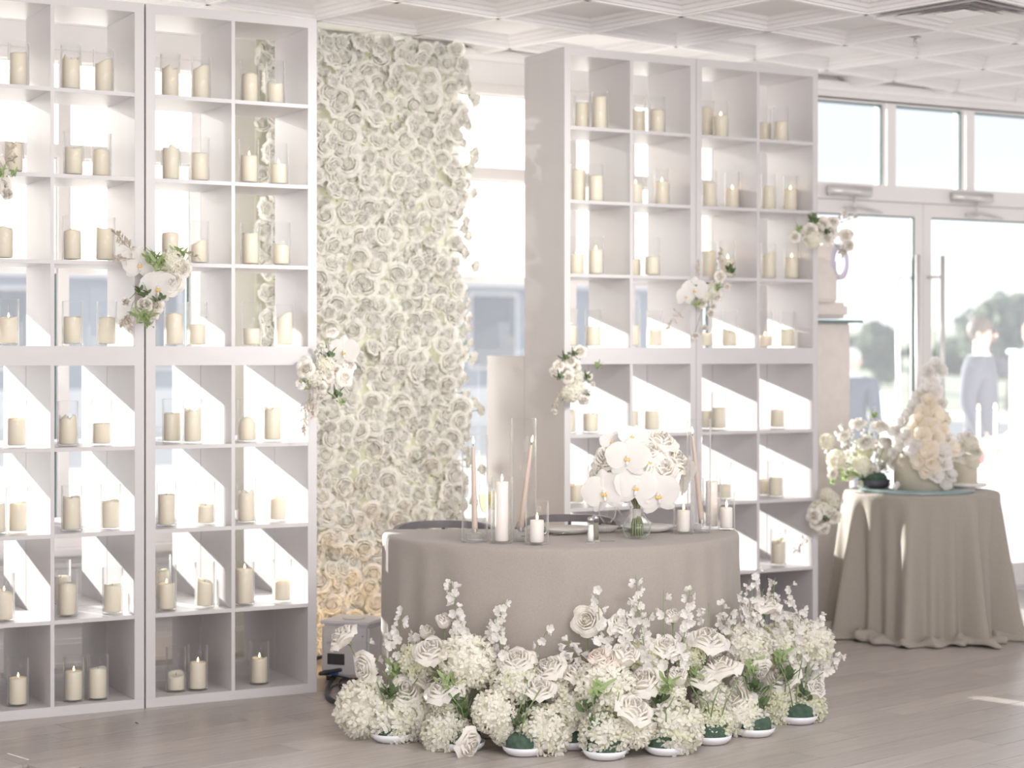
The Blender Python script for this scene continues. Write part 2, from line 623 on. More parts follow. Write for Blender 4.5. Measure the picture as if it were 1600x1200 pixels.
# ceiling: coffered tiles in a 61 cm grid
TS = 0.61
prof = [(0.012, 0.0), (0.030, 0.0), (0.036, 0.014), (0.052, 0.016), (0.060, 0.030), (0.080, 0.032), (0.088, 0.046), (0.098, 0.048)]
tb = MB()
rings = []
for (ins, h) in prof:
    a, b_ = ins, TS - ins
    rings.append([(a, a, h), (b_, a, h), (b_, b_, h), (a, b_, h)])
for k in range(len(rings) - 1):
    for i in range(4):
        j = (i + 1) % 4
        tb.add([rings[k][i], rings[k][j], rings[k + 1][j], rings[k + 1][i]], [(0, 3, 2, 1)])
tb.add(rings[-1], [(0, 3, 2, 1)])
tile_me = tb.mesh('ceiling_tile', M['ceiling'], smooth=False)
# one grid crossing is seen at picture point (1475, 45)
g0 = RGi @ at_d(1475, 45, (CEIL - EYE) * F / (HY - 45))
ox, oy = g0.x % TS, g0.y % TS
cells = set()
for i in range(-12, 26):
    for j in range(-6, 26):
        mx = RG @ Matrix.Translation((ox + i * TS, oy + j * TS, CEIL))
        c = mx @ Vector((TS / 2, TS / 2, 0))
        X, d = c.x * CT - c.y * ST, c.x * ST + c.y * CT
        if d < 6.5 or abs(X) > d * 0.273 + 1.2:
            continue
        cs = [mx @ Vector(p) for p in ((0, 0, 0), (TS, 0, 0), (0, TS, 0), (TS, TS, 0))]
        if min(p.y for p in cs) > WALL_Y - 0.03:
            continue
        cells.add((i, j))
        vent = (i, j)
        me = tile_me
        if max(p.y for p in cs) > WALL_Y:
            bm = bmesh.new()
            bm.from_mesh(tile_me)
            clip_wall(bm, mx)
            if not bm.faces:
                bm.free()
                continue
            me = bm_mesh(bm, 'ceiling_tile', [M['ceiling']])
        o = link('ceiling_tile', me, ceiling)
        o.matrix_local = mx
# grid bars along both directions
def bar(along, k, a0, a1):
    b = bmesh.new()
    m2 = MB()
    if along == 0:
        m2.box(a0, a1, -0.012, 0.012, -0.006, 0.03)
    else:
        m2.box(-0.012, 0.012, a0, a1, -0.006, 0.03)
    me = m2.mesh('grid_bar', M['bar'], smooth=False)
    b.from_mesh(me)
    mx = RG @ (Matrix.Translation((0, oy + k * TS, CEIL)) if along == 0 else Matrix.Translation((ox + k * TS, 0, CEIL)))
    clip_wall(b, mx)
    if b.faces:
        o = link('grid_bar', bm_mesh(b, 'grid_bar', [M['bar']]), ceiling)
        o.matrix_local = mx


for j in sorted({c[1] for c in cells} | {c[1] + 1 for c in cells}):
    xs = [c[0] for c in cells if c[1] in (j, j - 1)]
    bar(0, j, ox + min(xs) * TS, ox + (max(xs) + 1) * TS)
for i in sorted({c[0] for c in cells} | {c[0] + 1 for c in cells}):
    ys = [c[1] for c in cells if c[0] in (i, i - 1)]
    bar(1, i, oy + min(ys) * TS, oy + (max(ys) + 1) * TS)

# window wall with its openings
SILL, HEAD = 0.56, 2.917
DX0, DX1 = 6.74, 8.66
TX0, TX1 = 6.815, 8.69
wall = MB()
wins = [(0.05, 3.10, [0.65, 1.26, 1.95, 2.42]), (3.54, 4.40, []), (4.47, 6.19, [5.22, 5.60])]  # unseen middle window is sized and shaded to backlight the roses
y0, y1 = WALL_Y, WALL_Y + 0.16
wall.box(-5, DX0 - 0.06, y0, y1, 0, SILL)
wall.box(-5, 12, y0, y1, 2.99, CEIL + 0.2)
wall.box(-5, TX0 - 0.1, y0, y1, HEAD, 2.99)
wall.box(-5, 0.05, y0, y1, SILL, HEAD)
wall.box(3.10, 3.54, y0, y1, SILL, HEAD)
wall.box(4.40, 4.47, y0, y1, SILL, HEAD)
wall.box(6.19, DX0 - 0.06, y0, y1, SILL, HEAD)
wall.box(8.74, 12, y0, y1, 0, 2.99)
wall_back = wall.build('wall_back', M['wall'], smooth=False)
tag(wall_back, kind='structure')
crown = MB().box(-5, 12, WALL_Y - 0.02, WALL_Y, CEIL - 0.035, CEIL + 0.02).box(-5, 12, WALL_Y - 0.035, WALL_Y, CEIL - 0.008, CEIL + 0.02)
tag(crown.build('trim_1', M['trim'], smooth=False), kind='structure')
bb = MB().box(-5, DX0 - 0.1, WALL_Y - 0.018, WALL_Y, 0, 0.11).box(-5, DX0 - 0.1, WALL_Y - 0.026, WALL_Y, 0, 0.02).box(-5, DX0 - 0.1, WALL_Y - 0.012, WALL_Y, 0.11, 0.13)
tag(bb.build('baseboard_back', M['trim'], smooth=False), kind='structure')
# panel moulding on the wall below the sills
pm = MB()
for (a, b_) in ((0.2, 1.6), (1.75, 3.05), (3.75, 4.9), (5.05, 6.15)):
    pm.box(a, b_, WALL_Y - 0.012, WALL_Y, 0.47, 0.49).box(a, b_, WALL_Y - 0.012, WALL_Y, 0.20, 0.22)
    pm.box(a, a + 0.02, WALL_Y - 0.012, WALL_Y, 0.22, 0.47).box(b_ - 0.02, b_, WALL_Y - 0.012, WALL_Y, 0.22, 0.47)
tag(pm.build('trim_2', M['trim'], smooth=False), kind='structure')

shade_i = 0
for wi, (a, b_, mull) in enumerate(wins):
    win = setting('window_%d' % (wi + 1))
    fr = MB()
    fr.box(a, b_, y0 + 0.02, y0 + 0.10, SILL, SILL + 0.05).box(a, b_, y0 + 0.02, y0 + 0.10, HEAD - 0.05, HEAD)
    fr.box(a, a + 0.05, y0 + 0.021, y0 + 0.099, SILL + 0.05, HEAD - 0.05).box(b_ - 0.05, b_, y0 + 0.021, y0 + 0.099, SILL + 0.05, HEAD - 0.05)
    fr.build('window_frame', M['frame'], win, smooth=False)
    MB().bbox(a - 0.03, b_ + 0.03, WALL_Y - 0.06, WALL_Y + 0.03, SILL - 0.035, SILL + 0.004, 0.006).build('window_sill', M['trim'], win, smooth=False)
    for mx_ in mull:
        MB().box(mx_ - 0.026, mx_ + 0.026, y0 + 0.022, y0 + 0.098, SILL + 0.05, HEAD - 0.05).build('mullion', M['frame'], win, smooth=False)
    MB().box(a + 0.05, b_ - 0.05, y0 + 0.015, y0 + 0.097, 2.41, 2.472).build('transom_bar', M['frame'], win, smooth=False)
    ed = [a + 0.05] + [x for m_ in mull for x in (m_ - 0.026, m_ + 0.026)] + [b_ - 0.05]
    for k in range(0, len(ed), 2):
        for (z0, z1) in ((SILL + 0.05, 2.41), (2.472, HEAD - 0.05)):
            MB().box(ed[k] + 0.0005, ed[k + 1] - 0.0005, y0 + 0.075, y0 + 0.079, z0 + 0.0005, z1 - 0.0005).build('pane', M['pane'], win, smooth=False)
        # right-hand glazing gasket
        MB().box(ed[k + 1] - 0.012, ed[k + 1] - 0.0006, y0 + 0.06, y0 + 0.0745, SILL + 0.06, 2.40).build('gasket', M['gasket'], win, smooth=False)
        shade_i += 1
        names = ['first', 'second', 'third', 'fourth', 'fifth']
        sh = thing('roller_shade', 'white translucent roller shade in the %s bay of the window %s' % (names[k // 2], ('behind the left shelf', 'behind the flower wall', 'behind the right shelf')[wi]), 'window shade',
                   ((ed[k] + ed[k + 1]) / 2, y0 + 0.045, 1.86), group='roller shades on the window wall')
        hw = (ed[k + 1] - ed[k]) / 2 - 0.004
        MB().box(-hw, hw, -0.001, 0.001, 0.03, 0.545).build('shade_fabric', M['shade'], sh, smooth=False)
        MB().box(-hw, hw, -0.001, 0.001, 0.615, 1.0).build('shade_fabric', M['shade'], sh, smooth=False)
        if wi == 1:  # unseen fabric, added to spread even light onto the rose wall
            MB().box(-hw, hw, -0.001, 0.001, -1.23, -0.0005).build('shade_fabric', M['shade'], sh, smooth=False)
        MB().box(-hw, hw, -0.009, 0.009, 0, 0.034).build('bottom_bar', M['frame'], sh, smooth=False)

# transom lights over the door
w3 = setting('window_4')
zt0, zt1 = 2.495, 2.985
fr = MB()
ms = [TX0, 7.44, 8.065, 8.69]
fr.box(DX0 - 0.06, 8.74, y0 + 0.0, y0 + 0.12, zt1 - 0.0, 3.0).box(DX0 - 0.06, 8.74, y0, y0 + 0.12, 2.44, zt0)
fr.build('window_frame', M['frame'], w3, smooth=False)
for m_ in ms:
    MB().box(m_ - 0.035, m_ + 0.035, y0 + 0.002, y0 + 0.118, zt0, zt1).build('mullion', M['frame'], w3, smooth=False)
for k in range(3):
    MB().box(ms[k] + 0.0355, ms[k + 1] - 0.0355, y0 + 0.07, y0 + 0.074, zt0 + 0.0005, zt1 - 0.0005).build('pane', M['pane'], w3, smooth=False)
    g = MB().box(ms[k + 1] - 0.047, ms[k + 1] - 0.0352, y0 + 0.05, y0 + 0.0695, zt0, zt1)
    g.box(ms[k] + 0.0352, ms[k + 1] - 0.047, y0 + 0.05, y0 + 0.0695, zt1 - 0.010, zt1 - 0.0005)
    g.build('gasket', M['gasket'], w3, smooth=False)

# the double glass door
d1 = setting('door_1')
MID = 7.704
jamb = MB().box(DX0 - 0.06, DX0, y0, y0 + 0.12, 0, 2.44).box(DX1, 8.74, y0, y0 + 0.12, 0, 2.44).box(DX0 - 0.06, 8.74, y0 + 0.001, y0 + 0.119, 2.40, 2.44)
jamb.build('door_frame', M['frame'], d1, smooth=False)
MB().box(DX0, DX1, y0 - 0.02, y0 + 0.14, 0.0005, 0.02).build('threshold', M['rubber'], d1, smooth=False)
for side, (a, b_) in enumerate(((DX0 + 0.004, MID - 0.003), (MID + 0.003, DX1 - 0.004))):
    lf = MB()
    st = 0.062
    lf.box(a, a + st, y0 + 0.02, y0 + 0.065, 0.024, 2.396).box(b_ - st, b_, y0 + 0.02, y0 + 0.065, 0.024, 2.396)
    lf.box(a + st, b_ - st, y0 + 0.0205, y0 + 0.0645, 0.024, 0.17).box(a + st, b_ - st, y0 + 0.0205, y0 + 0.0645, 2.315, 2.396)
    leaf = lf.build('door_leaf', M['frame'], d1, smooth=False)
    MB().box(a + st + 0.0005, b_ - st - 0.0005, y0 + 0.04, y0 + 0.046, 0.1705, 2.3145).build('pane', M['pane'], leaf, smooth=False)
    MB().box(b_ - st - 0.011, b_ - st - 0.0006, y0 + 0.0275, y0 + 0.0395, 0.171, 2.3145).box(a + st + 0.001, b_ - st - 0.011, y0 + 0.0275, y0 + 0.0395, 2.305, 2.3145).build('gasket', M['gasket'], leaf, smooth=False)
    hx = b_ - 0.105 if side == 0 else a + 0.085
    for yy in (-0.055, 0.125):
        h = MB().tube([(hx, y0 + yy, 0.72), (hx, y0 + yy, 2.08)], 0.0145, 12)
        for zz in (0.86, 1.95):
            h.tube([(hx, y0 + yy, zz), (hx + (0.055 if side == 0 else -0.055), y0 + 0.021 if yy < 0 else y0 + 0.064, zz)], 0.009, 8)
        h.build('pull_handle', M['rubber'], leaf)
    # closer and its arm
    cx = (a + b_) / 2 - 0.12
    c = MB().bbox(cx - 0.16, cx + 0.16, y0 - 0.045, y0 + 0.0, 2.415, 2.475, 0.006)
    c.tube([(cx + 0.03, y0 - 0.03, 2.415), (cx + 0.03, y0 - 0.03, 2.36), (cx + 0.24, y0 - 0.03, 2.325)], 0.008, 6)
    c.bbox(cx - 0.02, cx + 0.07, y0 - 0.008, y0 + 0.02, 2.33, 2.348, 0.003)
    c.build('door_closer', M['rubber'], leaf)


# ------------------------------------------------------------------ shelf units
CELL, DIV = 0.335, 0.0165
DEPTH = 0.39


def shelf_unit(name, label, x0, y, z, T, group):
    """A 2 x 4 open cube shelf standing with its front at y."""
    w = 2 * T + 2 * CELL + DIV
    h = 1.47
    tz = (h - 4 * CELL - 3 * DIV) / 2
    s = thing(name, label, 'shelf', (x0, y, z), group=group)
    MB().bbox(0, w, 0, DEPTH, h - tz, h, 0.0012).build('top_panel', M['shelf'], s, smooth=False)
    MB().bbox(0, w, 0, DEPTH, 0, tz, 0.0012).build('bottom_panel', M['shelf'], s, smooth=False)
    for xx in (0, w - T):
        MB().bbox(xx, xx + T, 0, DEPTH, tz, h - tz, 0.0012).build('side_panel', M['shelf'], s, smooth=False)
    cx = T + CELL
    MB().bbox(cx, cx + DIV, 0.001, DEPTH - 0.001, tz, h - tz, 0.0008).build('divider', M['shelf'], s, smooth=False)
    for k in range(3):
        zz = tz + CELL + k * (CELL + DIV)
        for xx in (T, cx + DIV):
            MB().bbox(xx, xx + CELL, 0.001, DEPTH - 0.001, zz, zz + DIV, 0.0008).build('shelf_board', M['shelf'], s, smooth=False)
    return w


TL, TR = 0.0415, 0.0335
TZ = (1.47 - 4 * CELL - 3 * DIV) / 2
LY, RY = 7.59, 7.68
LX2 = at_y(228, 0, LY).x
WL = 2 * TL + 2 * CELL + DIV
LX1 = LX2 - 0.007 - WL
RX1 = at_y(882, 0, RY).x
WR = 2 * TR + 2 * CELL + DIV
RX2 = RX1 + WR + 0.002
UN = [('left', 'outer', LX1, LY, TL), ('left', 'inner', LX2, LY, TL), ('right', 'inner', RX1, RY, TR), ('right', 'outer', RX2, RY, TR)]
where = {('left', 'outer'): 'at the far left, cut by the frame', ('left', 'inner'): 'beside the flower wall',
         ('right', 'inner'): 'beside the window gap', ('right', 'outer'): 'beside the cake table'}
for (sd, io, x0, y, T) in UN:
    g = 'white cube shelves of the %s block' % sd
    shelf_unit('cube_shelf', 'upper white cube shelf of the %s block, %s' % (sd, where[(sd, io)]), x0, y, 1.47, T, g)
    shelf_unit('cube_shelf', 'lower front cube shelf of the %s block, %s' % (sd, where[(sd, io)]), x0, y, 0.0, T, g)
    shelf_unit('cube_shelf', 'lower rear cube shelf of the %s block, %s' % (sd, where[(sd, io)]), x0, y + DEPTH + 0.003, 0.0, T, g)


def row_floor(r):
    """Height of the board under row r (1 = top, 8 = bottom)."""
    k = 8 - r
    u, kk = divmod(k, 4)
    return 1.47 * u + TZ + kk * (CELL + DIV)


# ------------------------------------------------------------------ candles and cylinders
def cyl_glass_mesh(r, h, n=28):
    t = 0.0028
    return MB().lathe([(r * 0.9, 0.0), (r, 0.004), (r, h - 0.001), (r - t / 2, h), (r - t, h - 0.001), (r - t, 0.010), (r * 0.5, 0.008), (0.0005, 0.008)], n, cap0=True).mesh('cylinder_glass', M['glass'])


GL = {}


def cyl_glass(r, h):
    key = (round(r, 4), round(h, 3))
    if key not in GL:
        GL[key] = cyl_glass_mesh(r, h)
    return GL[key]


def wax_mesh(r, h, style, seed, m):
    rr = random.Random(seed)
    n = 28
    ph = rr.random() * 6.28

    def top(a):
        if style == 'flat':
            return 0.0
        if style == 'slant':
            return 0.013 * cos(a - ph) + 0.002 * sin(3 * a)
        if style == 'jag':
            return 0.006 * sin(2 * a + ph) + 0.006 * sin(5 * a + 2 * ph) + 0.003 * sin(9 * a)
        if style == 'dome':
            return -0.012
        return 0.003 * sin(2 * a + ph) + 0.002 * sin(3 * a - ph)
    rings = [(r * 0.93, 0.0, 0), (r, 0.004, 0), (r * 1.0, h * 0.45, 0), (r * 0.99, h - 0.008, 1), (r * 0.955, h, 1), (r * 0.80, h - 0.003, 0.8), (r * 0.55, h - 0.007, 0.3), (r * 0.15, h - 0.008, 0)]
    if style == 'dome':
        rings[4:] = [(r * 0.9, h + 0.004, 1), (r * 0.7, h + 0.013, 0.8), (r * 0.4, h + 0.018, 0.5), (r * 0.1, h + 0.019, 0.3)]
    vs, fs = [], []
    for (q, z, k) in rings:
        for i in range(n):
            a = 2 * pi * i / n
            wob = 1 + 0.012 * sin(2 * a + ph + z * 20)
            vs.append((q * wob * cos(a), q * wob * sin(a), z + k * top(a)))
    for k in range(len(rings) - 1):
        for i in range(n):
            j = (i + 1) % n
            fs.append((k * n + i, k * n + j, (k + 1) * n + j, (k + 1) * n + i))
    fs.append(tuple(range(n - 1, -1, -1)))
    o = (len(rings) - 1) * n
    fs.append(tuple(range(o, o + n)))
    return MB().add(vs, fs).mesh('pillar_candle', m)


flame_me = MB().lathe([(0.0006, 0.0), (0.0034, 0.004), (0.0046, 0.009), (0.0040, 0.015), (0.0022, 0.022), (0.0004, 0.029)], 10).mesh('flame', M['flame'])
wick_me = MB().tube([(0, 0, -0.012), (0, 0, 0.004), (0.0015, 0, 0.009)], 0.0011, 5).mesh('wick', M['wick'])


def candle(label, loc, r, h, style, lit, group, seed, m='wax', glass=None, glabel=None, ggroup=None):
    """A pillar candle (wax with a wick and, if lit, a flame) and the glass cylinder it stands in."""
    lift = 0.0095 if glass else 0.0
    c = link('pillar_candle', wax_mesh(r, h, style, seed, M[m]), None, Vector(loc) + Vector((0, 0, lift)))
    tag(c, label, 'candle', group)
    zt = h - 0.006 if style != 'dome' else h + 0.019
    link('wick', wick_me, c, (0, 0, zt))
    if lit:
        fl_ = link('flame', flame_me, c, (0.001, 0, zt + 0.006))
        if r > 0.03:
            fl_.scale = (0.8, 0.8, 0.7)
    if glass:
        g = link('glass_cylinder', cyl_glass(*glass), None, loc)
        tag(g, glabel, 'glass vase', ggroup)
    return c


ORD = ['', 'one', 'two', 'three', 'four', 'five', 'six', 'seven', 'eight']
# block, row, column, then for each candle: picture column, picture row of its rim, style, lit
C_LEFT = [
    (1, 1, [(29, 83, 'soft', 0)]), (1, 2, [(111, 91, 'jag', 0), (162, 95, 'slant', 0)]), (1, 3, [(266, 107, 'jag', 0), (314, 106, 'slant', 0)]), (1, 4, [(390, 116, 'soft', 0), (430, 130, 'soft', 0)]),
    (2, 1, [(21, 223, 'soft', 1)]), (2, 2, [(115, 231, 'soft', 0), (158, 234, 'soft', 0)]), (2, 3, [(267, 231, 'jag', 0), (312, 239, 'flat', 0)]), (2, 4, [(389, 243, 'flat', 1), (435, 256, 'flat', 1)]),
    (3, 1, [(6, 356, 'soft', 0)]), (3, 2, [(113, 360, 'soft', 1), (164, 357, 'soft', 1)]), (3, 3, [(266, 364, 'soft', 1), (311, 378, 'slant', 0)]), (3, 4, [(391, 364, 'soft', 0), (439, 382, 'soft', 0)]),
    (4, 1, [(13, 496, 'soft', 1)]), (4, 2, [(113, 495, 'soft', 0), (167, 496, 'soft', 0)]), (4, 3, [(272, 490, 'soft', 0), (308, 507, 'flat', 0)]), (4, 4, [(393, 513, 'flat', 0), (444, 491, 'slant', 0)]),
    (5, 1, [(26, 653, 'soft', 0)]), (5, 2, [(106, 651, 'jag', 0), (159, 661, 'flat', 0)]), (5, 3, [(269, 645, 'flat', 0), (301, 640, 'jag', 0)]), (5, 4, [(386, 656, 'dome', 0), (426, 638, 'jag', 0)]),
    (6, 1, [(-6, 787, 'soft', 0), (28, 785, 'soft', 0)]), (6, 2, [(112, 776, 'soft', 0), (173, 782, 'soft', 0)]), (6, 3, [(260, 772, 'flat', 0), (321, 788, 'soft', 0)]), (6, 4, [(385, 768, 'jag', 0), (434, 777, 'jag', 0)]),
    (7, 1, [(6, 923, 'slant', 1)]), (7, 2, [(105, 911, 'soft', 0), (176, 913, 'soft', 0)]), (7, 3, [(260, 911, 'soft', 1), (320, 907, 'slant', 0)]), (7, 4, [(382, 888, 'flat', 1), (441, 905, 'soft', 1)]),
    (8, 1, [(28, 1058, 'flat', 1)]), (8, 2, [(115, 1048, 'flat', 1), (153, 1043, 'soft', 0)]), (8, 3, [(275, 1052, 'slant', 0), (309, 1034, 'flat', 1)]), (8, 4, [(405, 1027, 'soft', 1)]),
]
C_RIGHT = [
    (1, 1, [(909, 161, 'soft', 0), (937, 151, 'flat', 0)]), (1, 2, [(997, 173, 'soft', 0), (1027, 172, 'flat', 0)]), (1, 3, [(1104, 168, 'flat', 0), (1126, 181, 'flat', 1)]), (1, 4, [(1194, 192, 'flat', 0), (1220, 190, 'flat', 0)]),
    (2, 1, [(904, 265, 'soft', 0), (931, 274, 'flat', 0)]), (2, 2, [(993, 287, 'flat', 1), (1034, 284, 'flat', 1)]), (2, 3, [(1108, 285, 'flat', 0), (1146, 296, 'flat', 1)]), (2, 4, [(1201, 291, 'flat', 0), (1235, 296, 'flat', 1)]),
    (3, 1, [(901, 397, 'soft', 1), (931, 390, 'flat', 1)]), (3, 2, [(990, 404, 'flat', 0), (1019, 401, 'flat', 0)]), (3, 3, [(1107, 392, 'flat', 1), (1137, 404, 'flat', 1)]), (3, 4, [(1201, 396, 'slant', 0), (1238, 402, 'flat', 1)]),
    (4, 1, [(890, 508, 'flat', 0), (927, 510, 'flat', 1)]), (4, 2, [(988, 508, 'flat', 0), (1023, 515, 'soft', 0)]), (4, 3, [(1101, 520, 'flat', 0), (1140, 517, 'slant', 0)]), (4, 4, [(1195, 524, 'flat', 1), (1233, 515, 'soft', 0)]),
    (5, 1, [(887, 640, 'flat', 0), (923, 646, 'flat', 1)]), (5, 2, [(986, 642, 'flat', 0), (1019, 642, 'flat', 0)]), (5, 3, [(1102, 642, 'flat', 0), (1123, 637, 'flat', 0)]), (5, 4, [(1214, 640, 'flat', 0)]),
    (6, 1, [(900, 757, 'soft', 1), (930, 770, 'flat', 0)]), (6, 3, [(1131, 757, 'flat', 0)]), (6, 4, [(1193, 749, 'flat', 0), (1212, 746, 'flat', 0)]),
    (7, 4, [(1216, 845, 'slant', 0)]),
]
seed = 100
for sd, data, Y in (('left', C_LEFT, LY), ('right', C_RIGHT, RY)):
    for (row, colm, lst) in data:
        io = 0 if colm <= 2 else 1
        u = [q for q in UN if q[0] == sd][io] if sd == 'right' else [q for q in UN if q[0] == sd][io]
        cx0 = u[2] + u[4] + (0 if colm % 2 == 1 else CELL + DIV)
        prev = None
        for k, (px, py, style, lit) in enumerate(lst):
            seed += 1
            rr = random.Random(seed)
            off = 0.085 + rr.random() * 0.05
            if row == 8 or row == 7:
                off = 0.07 + 0.03 * rr.random()
            if sd == 'right':
                off += 0.03
            fl = row_floor(row) + 0.0003
            if len(lst) == 2 and abs(lst[0][0] - lst[1][0]) < 33 and k == 0:
                off += 0.10
            p = at_y(px, py, Y + off)
            gr = 0.043 if sd == 'left' else 0.041
            x = min(max(p.x, cx0 + gr + 0.002), cx0 + CELL - gr - 0.002)
            if prev is not None and (x - prev[0]) ** 2 + (Y + off - prev[1]) ** 2 < (2 * gr + 0.004) ** 2:
                # slide along the view ray until the two glasses stand clear of each other
                for s_ in range(1, 30):
                    o2 = off + 0.01 * s_
                    x2 = at_y(px, py, Y + o2).x
                    x2 = min(max(x2, cx0 + gr + 0.002), cx0 + CELL - gr - 0.002)
                    if (x2 - prev[0]) ** 2 + (Y + o2 - prev[1]) ** 2 >= (2 * gr + 0.004) ** 2:
                        off, x = o2, x2
                        break
            p = at_y(px, py, Y + off)
            h = min(max(p.z - fl - 0.010, 0.05), 0.165)
            hg = 0.185 + 0.01 * rr.random()
            prev = (x, Y + off)
            wh = '' if len(lst) == 1 else (', left one' if k == 0 else ', right one')
            lab = '%s ivory pillar candle, row %s, column %s of the %s shelf block%s' % ('burning' if lit else 'unlit', ORD[row], ORD[colm], sd, wh)
            gl = 'glass cylinder, row %s, column %s of the %s shelf block%s' % (ORD[row], ORD[colm], sd, wh)
            candle(lab, (x, Y + off, fl), 0.0355 if sd == 'left' else 0.034, h, style, lit, 'pillar candles in the %s shelf block' % sd, seed, 'wax', (gr, hg), gl, 'glass cylinders in the %s shelf block' % sd)
# two more stand in the rear half of row seven
for (px, u, colm, sd_) in ((95, 0, 2, 71), (252, 1, 3, 72)):
    p = at_y(px, 900, LY + DEPTH + 0.12)
    candle('ivory pillar candle in the rear of row seven, column %s, left shelf block' % ORD[colm], (p.x, LY + DEPTH + 0.12, row_floor(7) + 0.0003), 0.0355, 0.11, 'soft', 0, 'pillar candles in the left shelf block', sd_, 'wax', (0.043, 0.19),
           'glass cylinder in the rear of row seven, column %s, left shelf block' % ORD[colm], 'glass cylinders in the left shelf block')


# ------------------------------------------------------------------ flowers
def petal(P, a0, w, tip_drop, curl, nu, nv, rr, jag=0.03):
    """One rose petal: profile P of (radius, height), turned about the axis, spread over +-w."""
    vs, fs = [], []
    n = len(P) - 1

    def prof(v):
        t = v * n
        i = min(int(t), n - 1)
        f = t - i
        p0, p1, p2, p3 = P[max(i - 1, 0)], P[i], P[i + 1], P[min(i + 2, n)]
        out = []
        for q in range(2):
            out.append(0.5 * (2 * p1[q] + (p2[q] - p0[q]) * f + (2 * p0[q] - 5 * p1[q] + 4 * p2[q] - p3[q]) * f * f + (3 * p1[q] - p0[q] - 3 * p2[q] + p3[q]) * f ** 3))
        return out
    for j in range(nv + 1):
        v = j / nv
        r, z = prof(v)
        ww = w * (0.35 + 0.65 * min(1, v * 2.2)) * (1 - 0.42 * max(0, (v - 0.72) / 0.28) ** 2)
        for i in range(nu + 1):
            u = -1 + 2 * i / nu
            a = a0 + u * ww
            k = u * u * v * v
            r2 = r + curl * k + rr.uniform(-jag, jag) * v
            z2 = z - tip_drop * k + rr.uniform(-jag, jag) * v
            vs.append((r2 * cos(a), r2 * sin(a), z2))
    for j in range(nv):
        for i in range(nu):
            p = j * (nu + 1) + i
            fs.append((p, p + 1, p + nu + 2, p + nu + 1))
    return vs, fs


def rose_mesh(seed, mats, layers=((3, 0.0), (3, 0.16), (4, 0.34), (5, 0.54), (5, 0.76), (5, 1.0)), nu=4, nv=5, open_=1.0, heart=0.2):
    """A rose of radius about 1 that opens towards +Z."""
    rr = random.Random(seed)
    mb = MB()
    ph = rr.random() * 6
    for (n, t) in layers:
        ph += 0.9 + rr.random() * 0.5
        for i in range(n):
            a0 = ph + 2 * pi * i / n + rr.uniform(-0.1, 0.1)
            w = (pi / n) * (1.25 + 0.2 * rr.random())
            if t < 0.01:
                w = 1.5
            q = t * open_
            top = 0.46 - 0.30 * q - 0.16 * q * q + rr.uniform(-0.04, 0.04)
            P = [(0.05, -0.62), (0.14 + 0.50 * q, -0.46 + 0.06 * q), (0.15 + 0.62 * q, -0.02 - 0.02 * q),
                 (0.12 + 0.72 * q, top - 0.06), (0.11 + 0.88 * q + 0.05 * q * q, top - 0.02 - 0.10 * q)]
            vs, fs = petal(P, a0, w, 0.16 + 0.12 * q, 0.05 - 0.12 * q, nu, nv, rr, 0.012 + 0.012 * t)
            mb.add(vs, fs, 0)
    # green calyx under the head
    mb.ball((0, 0, -.12), heart, 8, 6, 0, (1, 1, .44 / heart))
    mb.lathe([(0.03, -0.80), (0.10, -0.70), (0.13, -0.60), (0.05, -0.5)], 8, 1)
    return mb.mesh('rose', mats)


ROSE = [rose_mesh(s, [M['rose'], M['stem']], open_=o) for s, o in ((1, 1.0), (2, 0.95), (3, 0.85), (4, 1.05))]
BLUSH = [rose_mesh(s, [M['blush'], M['stem']], open_=o) for s, o in ((5, 0.95), (6, 0.8))]
BUD = [rose_mesh(s, [M['rose'], M['stem']], open_=o) for s, o in ((7, 0.55), (8, 0.5))]
SILK = [rose_mesh(s, [M['silk'], M['stem']], ((3, 0.0), (3, 0.18), (4, 0.4), (5, 0.68), (6, 1.0)), 3, 4, o, .34) for s, o in ((11, 0.95), (12, 0.8), (13, 1.0), (14, 0.7))]


def hydrangea_mesh(seed, mats, n=190):
    rr = random.Random(seed)
    mb = MB()
    mb.ball((0, 0, 0), 0.74, 12, 8, 0)
    g = pi * (3 - sqrt(5))
    for i in range(n):
        z = 1 - (i + 0.5) / n * 1.75
        q = sqrt(max(0, 1 - z * z))
        v = Vector((q * cos(g * i), q * sin(g * i), z))
        v = (v + Vector((rr.uniform(-.12, .12), rr.uniform(-.12, .12), rr.uniform(-.12, .12)))).normalized()
        rad = 0.86 + 0.12 * rr.random()
        nn = (v + Vector((rr.uniform(-.5, .5), rr.uniform(-.5, .5), rr.uniform(-.5, .5))) * 0.9).normalized()
        mx = Matrix.Translation(v * rad) @ facing(nn, rr.random() * 6).to_matrix().to_4x4()
        s = 0.165 + 0.055 * rr.random()
        sl = 0 if rr.random() < 0.85 else 1
        for k in range(4):
            a = k * pi / 2
            c, d = cos(a), sin(a)
            e, f = -d, c
            up = 0.25 + 0.3 * rr.random()
            pts = [(0, 0, 0), (c * .55 + e * .42, d * .55 + f * .42, .10), (c * .98 + e * .2, d * .98 + f * .2, up), (c * .98 - e * .2, d * .98 - f * .2, up), (c * .55 - e * .42, d * .55 - f * .42, .10)]
            mb.add([Vector(p) * s for p in pts], [(0, 4, 3), (0, 3, 2), (0, 2, 1)], sl, mx)
    return mb.mesh('hydrangea', mats, smooth=False)


HYD = [hydrangea_mesh(s, [M['hyd'], M['hydgreen']]) for s in (21, 22, 23)]
HYDG = [hydrangea_mesh(s, [M['hydgreen'], M['hyd']], 170) for s in (24,)]


